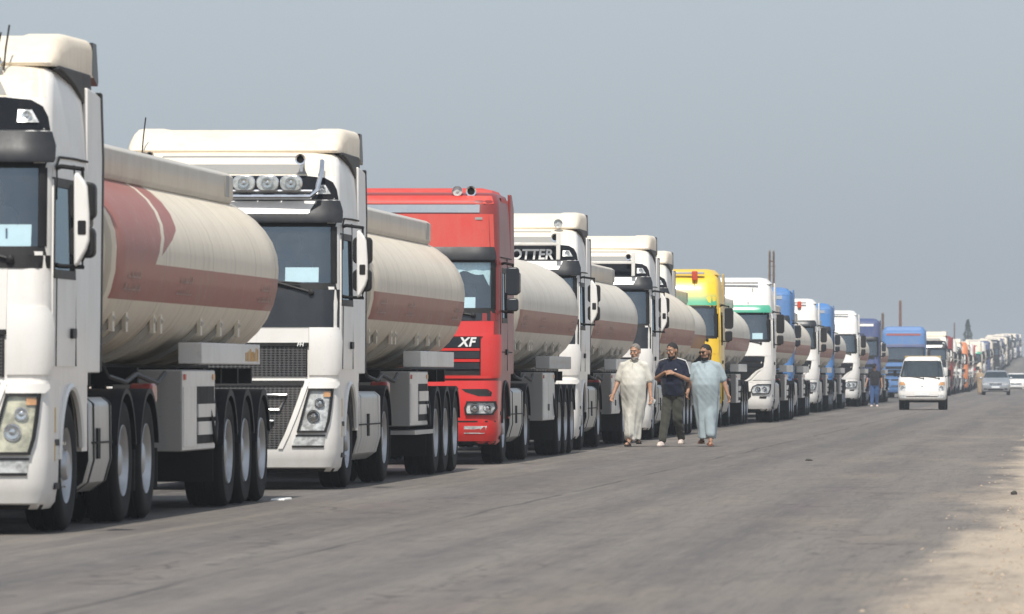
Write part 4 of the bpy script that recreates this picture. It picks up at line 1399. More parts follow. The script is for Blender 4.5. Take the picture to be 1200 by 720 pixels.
# ------------------------------------------------------------------ running gear, tank and trailer
def tank_ring(y, k=1.0, n=40, sq=1.0):
    pts = []
    for i in range(n):
        a = 2 * PI * i / n
        ca, sa = math.cos(a), math.sin(a)
        up = sa >= 0
        e = 2.0 if up else 2.35
        hh = .82 if up else 1.0
        x = 1.245 * math.copysign(abs(ca) ** (2 / e), ca)
        z = hh * math.copysign(abs(sa) ** (2 / e), sa)
        pts.append((x * k, y, 2.30 + z * k))
    return pts


def tank_x(z):
    d = z - 2.30
    if d >= 0:
        return 1.245 * math.sqrt(max(0, 1 - (d / .82) ** 2))
    return 1.245 * max(0, 1 - (abs(d) / 1.0) ** 2.35) ** (1 / 2.35)


RIB_YS = (3.3, 4.1, 5.85, 6.3, 9.05, 10.5, 11.85)


def scribble(mb, y0, y1, z0, z1, seed):
    """worn painted lines of script on the tank side, illegible in the photograph"""
    rn = random.Random(seed)
    def p(y, z, o):
        return (tank_x(z) + o, y, z)
    def quad(ya, yb, za, zb):
        mb.add([p(ya, za, .004), p(yb, za, .004), p(yb, zb, .004), p(ya, zb, .004)], [(0, 1, 2, 3)])
    h = (z1 - z0)
    for row, (b, t) in enumerate(((z0, z0 + h * .42), (z0 + h * .55, z1))):
        y = y0 + (0 if row == 0 else (y1 - y0) * .12)
        ye = y1 if row == 0 else y1 - (y1 - y0) * .1
        while y < ye:
            wl = rn.uniform(.05, .14)
            quad(y, min(ye, y + wl), b + (t - b) * .25, b + (t - b) * .42)
            for q in range(rn.randint(1, 3)):
                yy = y + rn.random() * wl
                quad(yy, yy + .02, b + (t - b) * .3, b + (t - b) * rn.uniform(.7, 1.0))
            if rn.random() < .6:
                yy = y + rn.random() * wl
                quad(yy, yy + .025, b, b + (t - b) * .14)
            y += wl + rn.uniform(.015, .05)


def rig(root, S):
    det = S.get('detail', 2)
    drives = S.get('drives', (3.9,))
    ft = S.get('fuel', (.95, 3.2))
    # chassis
    ch = MB()
    for s in (-1, 1):
        ch.bx(s * .42 - .05, s * .42 + .05, -1.0, drives[-1] + .8, .72, 1.0)
    ch.bx(-.45, .45, .4, .55, .74, .98)
    ch.bx(-.5, .5, drives[-1] + .2, drives[-1] + .35, .74, .98)
    ch.lathe([(.5, 1.02), (.5, 1.10), (0, 1.10)], 'z', (0, (drives[0] + drives[-1]) / 2, 0), 16)
    ch.bx(-1.0, 1.0, -.06, .06, .42, .56)
    for y in drives:
        ch.bx(-.95, .95, y - .08, y + .08, .42, .60)
        ch.lathe([(0, -.2), (.2, -.15), (.24, 0), (.2, .15), (0, .2)], 'y', (0, y, .52), 12)
    ch.build('chassis', CHASSIS, root)
    for y in (drives[-1] + .70, .72) + (() if S.get('tank', True) is False else (9.35, 13.5)):
        MB().bx(-1.18, 1.18, y, y + .02, .24, 1.08).build('underside_dark_sheet', CHASSIS, root)  # full-width dark sheets added to keep the view under the rig black
    for s in (-1, 1):
        make_wheel(root, s * 1.07, 0, 'front', detail=det > 0)
        for y in drives:
            make_wheel(root, s * 1.07, y, 'drive', detail=det > 0)
            if det > 0:
                make_wheel(root, s * .735, y, 'drive', detail=False)
            # mudguard
            k0, k1 = [], []
            for a in range(168, 11, -12):
                yy, zz = .60 * math.cos(R(a)), .52 + .60 * math.sin(R(a))
                k0.append((yy, zz))
            g0 = [(s * 1.24, y + p, q) for p, q in k0]
            g1 = [(s * .62, y + p, q) for p, q in k0]
            n = len(k0)
            m = MB().add(g0 + g1, [(i, i + 1, i + 1 + n, i + n) for i in range(n - 1)])
            lip = [(s * 1.24, y + p * .93, .52 + (q - .52) * .93) for p, q in k0]
            m.add(g0 + lip, [(i, i + 1, i + 1 + n, i + n) for i in range(n - 1)])
            mg = m.build('mudguard', GUARD, root)
            if det > 1:
                MB().bx(s * 1.0 - .22, s * 1.0 + .22, y + .60, y + .615, .25, .60).build('mud_flap', BLACKP, mg)
        # fuel tank / side panel
        fm = S.get('fuelmat', STEELP)
        zb = S.get('fuel_bottom', .28)
        poly = [(1.235, 1.0), (1.24, zb + .26), (1.19, zb + .08), (1.08, zb), (.62, zb), (.58, zb + .1), (.58, 1.0), (.66, 1.05), (1.17, 1.05)]
        fo = MB().prism([(s * a, b) for a, b in poly], 'y', ft[0], ft[1]).build('fuel_tank', fm, root, bevel=.02)
        MB().prism([(s * a * .985, b) for a, b in poly], 'y', ft[0] - .012, ft[0] - .002).build('tank_shade_plate', CHASSIS, fo)  # dark plate added for the shadow on the tank's front face
        if det > 1:
            for t_ in (.1, .88):
                yy = ft[0] + (ft[1] - ft[0]) * t_
                MB().prism([(s * a * 1.006, b) for a, b in poly], 'y', yy, yy + .06).build('tank_strap', CHASSIS if S.get('straps', True) else fm, fo)
            MB().bx(s * 1.247 - .006, s * 1.247 + .006, ft[0] + .03, ft[1] - .03, .675, .69).build('panel_joint', CHASSIS, fo)
            MB().bx(s * 1.247 - .008, s * 1.247 + .008, (ft[0] + ft[1]) / 2 - .3, (ft[0] + ft[1]) / 2 - .15, .55, .80).build('latch_recess', CHASSIS, fo)
            MB().bx(s * .95 - .22, s * .95 + .22, ft[0] - .22, ft[0] - .05, .92, 1.06).build('step_plate', BLACKP, fo)
        # red box behind the cab mudguard
        if S.get('redbox', True):
            y = drives[-1] + .42
            MB().prism(rrect(y, y + .34, .98, 1.16, .07), 'x', s * 1.0, s * 1.2).build('extinguisher_box', TAILRED, root, bevel=.02)
    if S.get('tank', True) is False:
        return
    tm = S.get('tankmat', TANK2)
    y0, y1 = 2.45, 14.05
    rings = [tank_ring(y0 - .20, .30), tank_ring(y0 - .16, .62), tank_ring(y0 - .08, .88), tank_ring(y0 - .02, .97)]
    nb = 16
    rings += [tank_ring(y0 + .03 + (y1 - y0 - .06) * k / nb) for k in range(nb + 1)]
    rings += [tank_ring(y1 + .02, .97), tank_ring(y1 + .08, .88), tank_ring(y1 + .16, .62), tank_ring(y1 + .20, .30)]
    tk = MB().loft(rings).build('tank', tm, root, smooth=60)
    for s in (-1, 1):
      if S.get('coaming', True):
        MB().prism([(s * .66, 2.93), (s * .80, 2.93), (s * .83, 2.99), (s * .83, 3.20), (s * .77, 3.24), (s * .66, 3.24)], 'y', y0 + .05, y1 - .35).build('top_coaming', TANKTRIM, tk, bevel=.012)
        MB().prism([(s * .66, 2.925), (s * .81, 2.925), (s * .836, 2.99), (s * .836, 3.20), (s * .77, 3.246), (s * .66, 3.246)], 'y', y0 + .04, y0 + .75).build('coaming_end', TAILRED if S.get('redend') else TANKTRIM, tk)
        MB().prism([(s * .70, 2.99), (s * .839, 2.99), (s * .839, 3.20), (s * .70, 3.20)], 'y', y1 - 1.0, y1 - .72).build('coaming_placard', SMOKED, tk)
    for s in (-1, 1):
        if det > 0:
            for i, y in enumerate(RIB_YS):
                ring = [p for p in tank_ring(y, 1.0, 72) if p[2] < 1.80 and p[0] * s > .35]
                ring.sort(key=lambda p: -p[2])
                a = [(p[0], y - .035, p[2]) for p in ring]
                b = [(p[0], y + .035, p[2]) for p in ring]
                oa = [(p[0] + s * .03, y - .035, p[2] - .035) for p in ring]
                ob = [(p[0] + s * .03, y + .035, p[2] - .035) for p in ring]
                n = len(ring)
                m = MB()
                m.loft([[a[j], oa[j], ob[j], b[j]] for j in range(n)])
                rb = m.build('cradle_rib', TANKTRIM, tk)
                zt = a[0][2]
                MB().bx(s * (tank_x(1.72) + .01) - .018, s * (tank_x(1.72) + .01) + .018, y - .06, y + .06, 1.60, 1.82).build('rib_tab', tm, tk)
    for y in (4.2, 6.6, 9.0, 11.4) if det > 0 else ():
        MB().lathe([(.3, 3.06), (.3, 3.2), (.26, 3.23), (0, 3.24)], 'z', (0, y, 0), 16).build('manhole_cover', TANKTRIM, tk)
    # pale hose tray along the rear
    for s in (-1, 1):
        ht = MB().bx(s * 1.13 - .11, s * 1.13 + .11, 8.1, 12.5, 1.335, 1.53).build('hose_tray', CABINETM if S.get('tray', True) else GREYP, root, bevel=.008)
        if s > 0 and S.get('tray_text'):
            m = MB()
            rn = random.Random(4)
            for k in range(9):
                yy = 11.35 + k * .115
                m.bx(1.241, 1.244, yy, yy + rn.uniform(.04, .08), 1.365, 1.365 + rn.uniform(.08, .13))
            m.build('tray_lettering', LETTERO, ht)
        if S.get('tray_holes') and s > 0:
            for k in range(7):
                MB().lathe([(.03, 1.2415), (.0, 1.244)], 'x', (0, 8.5 + k * .58, 1.44), 8).build('tray_lamp', LETTERO, ht)
    hp = [(1.05, 2.2 + .0, 1.55), (1.15, 2.7, 1.22), (1.17, 3.6, 1.17), (1.12, 4.6, 1.24), (1.15, 5.7, 1.16), (1.1, 6.6, 1.25)]
    if det > 0:
        for sgn in (-1, 1):
            MB().tube([(sgn * a, b, c_) for a, b, c_ in hp], .022, 6).build('air_hose', BLACKP, root)
        MB().tube([(1.22, 8.55, 1.05), (1.27, 8.62, .8), (1.28, 8.75, .62), (1.27, 8.9, .78), (1.23, 9.0, 1.02)], .02, 6).build('drain_hose', BLACKP, root)
    # trailer chassis
    tc = MB()
    for s in (-1, 1):
        tc.bx(s * .5 - .06, s * .5 + .06, 2.6, 13.9, 1.13, 1.33)
    for y in (2.7, 5.6, 8.2, 10.1, 11.4, 12.7, 13.8):
        tc.bx(-1.0, 1.0, y - .05, y + .05, 1.15, 1.30)
    for y in (10.1, 11.4, 12.7):
        tc.bx(-.95, .95, y - .07, y + .07, .44, .58)
        tc.bx(-.6, -.5, y - .3, y + .3, .6, 1.15)
        tc.bx(.5, .6, y - .3, y + .3, .6, 1.15)
    tc.bx(-1.15, 1.15, 13.85, 13.95, .55, .75)
    tc.build('trailer_chassis', CHASSIS, root)
    for s in (-1, 1):
        for y in (10.1, 11.4, 12.7):
            make_wheel(root, s * 1.05, y, 'wide', detail=det > 0)
            k0 = [(.585 * math.cos(R(a)), .50 + .60 * math.sin(R(a))) for a in range(172, 7, -11)]
            n = len(k0)
            g0 = [(s * 1.255, y + p, q) for p, q in k0]
            g1 = [(s * .78, y + p, q) for p, q in k0]
            lip = [(s * 1.255, y + p * .90, .50 + (q - .5) * .90) for p, q in k0]
            m = MB().add(g0 + g1, [(i, i + 1, i + 1 + n, i + n) for i in range(n - 1)])
            m.add(g0 + lip, [(i, i + 1, i + 1 + n, i + n) for i in range(n - 1)])
            m.build('trailer_mudguard', GUARD, root)
        # side cabinet
        cy0, cy1 = S.get('cabinet', (6.7, 8.95))
        cz0 = S.get('cab_z0', .55)
        cb = MB().bx(s * .93 - .31, s * .93 + .31, cy0, cy1, cz0, 1.28).build('side_cabinet', CARCASS_SHADE, root, bevel=.012)
        MB().bx(s * 1.239 - .004, s * 1.239 + .004, cy0 + .012, cy1 - .012, cz0 + .012, 1.268).build('cabinet_panel', CABINETM, cb)
        yd = cy0 + (cy1 - cy0) * .42
        if det > 0:
            MB().bx(s * 1.247 - .006, s * 1.247 + .006, cy0 + .06, yd - .04, cz0 + .04, 1.13).build('cabinet_door', CABINETM, cb)
            if S.get('louvers', True):
                MB().bx(s * 1.247 - .003, s * 1.247 + .003, yd, cy1 - .1, cz0 + .06, 1.13).build('cabinet_opening', CHASSIS, cb)
                for z in (cz0 + .20, cz0 + .36):
                    MB().bx(s * 1.252 - .012, s * 1.252 + .012, yd + .03, cy1 - .13, z - .06, z + .06).build('louver', CABINETM, cb)
            else:
                MB().bx(s * 1.247 - .006, s * 1.247 + .006, yd + .04, cy1 - .06, cz0 + .04, 1.13).build('cabinet_door', CABINETM, cb)
                for y in (yd - .1, yd + .1):
                    MB().bx(s * 1.25 - .012, s * 1.25 + .012, y, y + .04, cz0 + .15, cz0 + .25).build('cabinet_latch', CHASSIS, cb)
            for y in (cy0 + .08, cy1 - .2):
                MB().bx(s * 1.249 - .006, s * 1.249 + .006, y, y + .12, 1.19, 1.24).build('marker_lamp', REDLENS if y < cy0 + 1 else AMBER, cb)
        if S.get('shelf'):
            MB().bx(s * 1.0 - .30, s * 1.0 + .30, cy0 + .1, cy1 + .1, cz0 - .10, cz0 - .05).build('cabinet_shelf', GREYP, cb)
        # landing leg
        lg = MB().bx(s * .6 - .06, s * .6 + .06, 5.95, 6.07, .35, 1.2)
        lg.bx(s * .6 - .14, s * .6 + .14, 5.88, 6.14, .30, .35)
        lg.build('landing_leg', CHASSIS, root)
        # rear lamps
        MB().bx(s * .85 - .22, s * .85 + .22, 13.95, 14.0, .66, .82).build('tail_lamp', REDLENS, root)
    if S.get('script', True) and det > 0:
        for k, y in enumerate((3.25, 6.6, 12.6)):
            m = MB()
            scribble(m, y, y + 1.0, 1.93, 2.12, 5 + k)
            tag(m.build('band_lettering', LETTER, tk, recalc=False), kind='stuff')


def truck(kind, xside, d, label, cat='tanker truck', **S):
    root = empty('tanker_truck', (xside - 1.25, d, gz(d) + .012), S.get('rz', 0.0))
    if d > 545:
        root.rotation_euler.x = math.atan2(gz(d + 14) - gz(d), 14)
    tag(root, label, cat, 'tanker trucks queued along the roadside')
    {'tall': cab_tall, 'upright': cab_upright, 'round': cab_round}[kind](root, S)
    rig(root, S)
    return root


# the queue, nearest first
truck('tall', -7.935, 53.75, 'white tall-cab tanker whose tank has a maroon swoosh rising behind the cab',
      body=WHITE, tankmat=TANK1, drives=(3.2, 4.62), fuel=(1.1, 2.3), dark_to=2.06, scuttle=BLACKP, visor_white=False, lampmat=LAMPOLD, redend=True,
      papers=((.72, 1.10, 2.22, 2.40, '1'),), antennas=((.74, -.62, 3.62, .30), (.80, -.58, 3.62, .36)), tray_text=True, horns=((.76, -.66, 3.69, .04),), cabinet=(6.7, 9.0))
truck('tall', -7.94, 74.55, 'white tall-cab tanker with chrome lamp bar and a row of spotlights above its visor',
      body=WHITE, tankmat=TANK2, drives=(4.0,), fuel=(.9, 3.3), badge='FH', bar=(-.725, -.47, -.215, .215, .47, .725), straps=False,
      papers=((.66, 1.02, 2.24, 2.40, None),), antennas=((-.98, -.5, 3.6, .45),), horns=((.80, -.93, 3.575, .06), (-.85, -.80, 3.62, .045), (-.92, -.8, 3.62, .04)), louvers=True, shelf=True, cab_z0=.62)
truck('upright', -7.98, 95.4, 'red tanker truck with dark grey slatted grille, red roof and dark stacked mirrors',
      body=RED, roof=REDROOF, sidemat=DRED, tankmat=TANK3, drives=(3.9,), fuel=(.95, 3.1), badge='XF', curtains=True, louvers=False, tray=False, tray_holes=True,  # sidemat: shade of the cab sides put into a darker red
      papers=((.58, .92, 2.16, 2.32, None),), horns=((.83, -.80, 3.80, .075), (-.9, -.8, 3.80, .07)), roof_spots=((.64, -.80, 3.80),), fairing=DRED, redbox=False, coaming=False)
truck('tall', -8.15, 113.0, 'white tall-cab tanker with GLOBETROTTER lettering below a white roof frame bar',
      body=WHITE, tankmat=TANK3, drives=(3.9,), fuel=(.9, 3.2), title='GLOBETROTTER', frame_bar=True, horns=((.84, -1.0, 3.51, .07),), roof_spots=((.86, -.55, 3.75),), louvers=False)
truck('tall', -8.1, 131.3, 'white tall-cab tanker with bare roof bar and paper in windscreen, behind the walking men',
      body=WHITE, tankmat=TANK2, drives=(3.9,), fuel=(.9, 3.2), frame_bar=True, horns=((.80, -1.0, 3.51, .06),), papers=((.70, .98, 2.22, 2.42, None),), louvers=False, coaming=False)
truck('tall', -8.75, 147.7, 'white tall-cab tanker mostly hidden, squeezed in ahead of the yellow tanker',
      body=WHITE2, tankmat=TANK3, drives=(3.9,), detail=1)


def fade_paint(name, c0, c1, z0, z1):
    t = NT(name)
    x, y, z = t.obj()
    n = t.noise(t.coords(), 2.5, 4, 0.6)
    f = t.ramp(t.math('ADD', z, t.math('MULTIPLY', t.math('SUBTRACT', n, 0.5), 0.05)), z0, z1)
    c = t.mix(f, c0, c1)
    c = t.mix(t.ramp(n, 0.5, 0.8, 0, 0.3), c, DUST)
    t.bsdf(c, 0.38, 0, None, 0.2)
    return t.m


YGREEN = fade_paint('yellow_to_green_livery', (0.06, 0.38, 0.20), (0.82, 0.54, 0.02), 2.98, 3.28)
truck('round', -8.45, 163.3, 'yellow tanker truck whose yellow roof front fades to green above the windscreen',
      body=YELLOW, roof=YELLOW, frontroof=YGREEN, front_from=2.92, fairing=TANP, tankmat=TANK3, drives=(3.9,), roof_box=True, detail=1, spoiler=3.80,
      papers=((.70, .86, 2.25, 2.45, None), (.5, .82, 2.16, 2.25, None)))
truck('round', -7.95, 180.2, 'white tanker truck with green sun visor and black slatted V grille',
      body=WHITE, visormat=GREENVIS, tankmat=TANK3, drives=(3.9,), detail=1, papers=((.72, 1.0, 2.2, 2.36, None),), antennas=((.72, -.75, 3.3, .25), (.6, -.9, 2.95, .25)))
truck('upright', -8.35, 202.0, 'bright blue tanker truck directly behind the white one with green visor',
      body=BLUE, roof=LBLUE, frontroof=LBLUE, tankmat=TANK2, drives=(3.9,), detail=1, visormat=DARKP)
truck('round', -8.6, 229.0, 'white tanker truck with red beacon on its roof, between two blue tankers',
      body=WHITE, tankmat=TANK2, drives=(3.9,), detail=1, roof_box=True, frontroof=WHITE2, visormat=DARKP)
truck('upright', -8.72, 246.5, 'blue tanker truck with mid-blue roof behind the white one with red beacon',
      body=BLUE, roof=BLUE, sidemat=LBLUE, tankmat=TANK3, drives=(3.9,), detail=1)
truck('round', -8.6, 272.0, 'white tanker truck with broad white roof and grey grille beside the person in jeans',
      body=WHITE, tankmat=TANK2, drives=(3.9,), detail=1, roofglass=WHITE2, spoiler=3.86, papers=((.2, .7, 2.17, 2.27, None),))
truck('upright', -8.85, 311.0, 'dark blue tanker truck with pale roof window beside the person in jeans',
      body=BLUE2, roof=BLUE2, frontroof=BLUE2, roofglass=WHITE2, tankmat=TANK2, drives=(3.9,), detail=1)
far = [
    ('upright', -8.3, 382.0, 'blue tanker truck with red band across its tall roof, behind the pickup', dict(body=LBLUE, roof=LBLUE, roofglass=DRED, visormat=BLUE2, frontroof=LBLUE, spoiler=4.02)),
    ('tall', -7.7, 415.0, 'white tanker truck just behind the blue one with red roof band', dict(body=WHITE)),
    ('upright', -7.9, 445.0, 'dark red tanker truck in the hazy part of the queue', dict(body=DRED)),
    ('round', -8.1, 472.0, 'white tanker truck next after the dark red one', dict(body=WHITE2)),
    ('tall', -8.2, 498.0, 'white tanker truck between a white and an orange one, hazy', dict(body=WHITE)),
    ('round', -8.1, 522.0, 'orange tanker truck far down the queue', dict(body=ORANGE)),
    ('tall', -8.3, 546.0, 'white tanker truck just behind the orange one', dict(body=WHITE2)),
    ('upright', -8.4, 570.0, 'white high-roof tanker truck between white and red ones far away', dict(body=WHITE, visormat=WHITE2)),
    ('upright', -8.6, 594.0, 'small red tanker truck far down the queue', dict(body=RED)),
    ('round', -8.4, 622.0, 'pale tanker truck with green visor far down the queue', dict(body=CREAMW, visormat=GREENVIS)),
]
for kind, x, d, lab, kw in far:
    truck(kind, x, d, lab, tankmat=(TANK2 if int(d) % 2 else TANK3), drives=(3.9,), detail=0, **kw)
cols = [(WHITE, 'tall'), (WHITE2, 'round'), (BLUE2, 'upright'), (WHITE, 'tall'), (CREAMW, 'round'), (DARKP, 'upright')]
rn = random.Random(3)
k = 0
d = 648.0
ORD = 'first second third fourth fifth sixth seventh eighth ninth tenth eleventh twelfth thirteenth fourteenth fifteenth sixteenth seventeenth eighteenth nineteenth twentieth'.split() + ['twenty-' + q for q in 'first second third fourth fifth sixth seventh eighth ninth'.split()]
while d < 1200:
    m, kind = cols[k % len(cols)]
    nm = {WHITE: 'white', WHITE2: 'dusty white', BLUE2: 'dark blue', CREAMW: 'cream', DARKP: 'dark grey'}[m]
    truck(kind, -8.6 + rn.uniform(-.35, .35) - (0.0 if d < 900 else .5), d, 'far %s tanker on the rise, %s behind the pale green-visored one' % (nm, ORD[k]),
          tankmat=TANK3, drives=(3.9,), detail=0, body=m)
    d += 21 + rn.uniform(-1.5, 4)
    k += 1

# ================================================================== people
def capsule(mb, p0, r0, p1, r1, n=14):
    p0, p1 = Vector(p0), Vector(p1)
    d = (p1 - p0)
    L = d.length
    d.normalize()
    u = d.cross(Vector((0, 0, 1)))
    if u.length < 1e-3:
        u = d.cross(Vector((1, 0, 0)))
    u.normalize()
    w = u.cross(d)
    rings = []
    prof = [(-r0 * math.cos(R(a)), r0 * math.sin(R(a))) for a in (12, 35, 60, 85)] + [(L * k / 4, r0 + (r1 - r0) * k / 4) for k in (1, 2, 3)] + \
           [(L + r1 * math.sin(R(a)), r1 * math.cos(R(a))) for a in (5, 30, 55, 78)]
    for h, rr in prof:
        rings.append([tuple(p0 + d * h + u * rr * math.cos(2 * PI * k / n) + w * rr * math.sin(2 * PI * k / n)) for k in range(n)])
    mb.loft(rings)


def remeshed(mb, name, mat, parent, voxel=.008, iters=3, fold=None):
    """fuse overlapping volumes into one continuous skin"""
    me = bpy.data.meshes.new(name)
    me.from_pydata(mb.v, [], mb.f)
    bm = bmesh.new()
    bm.from_mesh(me)
    bmesh.ops.recalc_face_normals(bm, faces=bm.faces)
    bm.to_mesh(me)
    bm.free()
    tmp = bpy.data.objects.new(name, me)
    COL.objects.link(tmp)
    r = tmp.modifiers.new('remesh', 'REMESH')
    r.mode = 'VOXEL'
    r.voxel_size = voxel
    s = tmp.modifiers.new('smooth', 'SMOOTH')
    s.factor = .5
    s.iterations = iters
    dg = bpy.context.evaluated_depsgraph_get()
    dg.update()
    m2 = bpy.data.meshes.new_from_object(tmp.evaluated_get(dg))
    bpy.data.objects.remove(tmp)
    bpy.data.meshes.remove(me)
    if fold:
        nn = [v.normal.copy() for v in m2.vertices]
        for v, q in zip(m2.vertices, nn):
            v.co += q * fold(v.co)
    m2.materials.clear()
    m2.materials.append(mat)
    m2.shade_smooth()
    m2.name = name
    o = bpy.data.objects.new(name, m2)
    COL.objects.link(o)
    o.parent = parent
    return o


def cloth(name, color, rough=.9, var=.14):
    t = NT(name)
    v = t.coords()
    n = t.noise(v, 7, 4, .6)
    w = t.noise(v, 220, 2, .5)
    c = t.mix(t.ramp(n, .3, .7), tuple(q * (1 - var) for q in color), tuple(min(1, q * (1 + var * .5)) for q in color))
    t.bsdf(c, rough, 0, t.bump(t.math('ADD', n, t.math('MULTIPLY', w, .2)), .3, .01), 0, .2, **{'Sheen Weight': .15})
    return t.m


SKIN = simple('skin_tan', (0.43, 0.245, 0.16), 0.55, 0, 0.14, 14)
SKIN2 = simple('skin_brown', (0.37, 0.205, 0.13), 0.55, 0, 0.14, 14)
HAIRD = simple('dark_hair', (0.014, 0.011, 0.010), 0.75, 0, 0.4, 60, bump=.6)
HAIRG = simple('grey_hair', (0.20, 0.18, 0.16), 0.85, 0, 0.5, 60, bump=.6)
BEARDW = simple('white_beard', (0.42, 0.39, 0.36), 0.9, 0, 0.4, 60, bump=.6)
EYEW = simple('eye_white', (0.6, 0.58, 0.55), 0.3)
EYED = simple('eye_dark', (0.02, 0.015, 0.01), 0.2)
LIP = simple('lips', (0.24, 0.09, 0.07), 0.5)
ROBE1 = cloth('cream_robe_cloth', (0.62, 0.605, 0.54))
ROBE2 = cloth('pale_blue_robe_cloth', (0.33, 0.395, 0.42), var=.08)
ROBE3 = cloth('tan_robe_cloth', (0.40, 0.30, 0.20))
NAVY = cloth('navy_cloth', (0.014, 0.018, 0.035))
WHITEC = cloth('white_cloth', (0.75, 0.75, 0.74))
OLIVE = cloth('olive_cloth', (0.058, 0.058, 0.046))
DENIM = cloth('denim', (0.05, 0.10, 0.22))
BLACKC = cloth('black_cloth', (0.02, 0.02, 0.022))
SHOEP = simple('pale_shoe', (0.62, 0.52, 0.46), 0.6)
SANDALD = simple('dark_sandal', (0.03, 0.025, 0.02), 0.6)
SANDALB = simple('brown_sandal', (0.22, 0.09, 0.045), 0.6)


def hand(mb, wrist, dirv, palm_n, side, curl=.5, sc=1.0):
    """palm and five fingers, slightly curled; side picks where the thumb leaves the palm"""
    wrist = Vector(wrist)
    d = Vector(dirv).normalized()
    n = Vector(palm_n)
    n = (n - d * n.dot(d)).normalized()
    a = d.cross(n) * side
    pc = wrist + d * .05 * sc
    rot = Matrix((a, n, d)).transposed()
    mb.ell(pc, (.042 * sc, .019 * sc, .055 * sc), 12, 8, rot)
    for i, (off, ln) in enumerate(((-.030, .062), (-.010, .076), (.010, .080), (.029, .072))):
        b = wrist + d * .092 * sc + a * off * sc
        ang = curl * .7
        d1 = d * math.cos(ang) + n * math.sin(ang)
        k1 = b + d1 * ln * .5 * sc
        ang2 = curl * 1.9
        d2 = d * math.cos(ang2) + n * math.sin(ang2)
        k2 = k1 + d2 * ln * .5 * sc
        capsule(mb, b - d * .02, .0105 * sc, k1, .0095 * sc, 8)
        capsule(mb, k1, .0095 * sc, k2, .008 * sc, 8)
    tb = wrist + d * .028 * sc + a * .032 * sc
    t1 = tb + (d * .6 + a * .7 + n * .25).normalized() * .042 * sc
    t2 = t1 + (d * .9 + a * .15 + n * .35).normalized() * .034 * sc
    capsule(mb, tb, .014 * sc, t1, .0115 * sc, 8)
    capsule(mb, t1, .0115 * sc, t2, .009 * sc, 8)


class Fig:
    pass


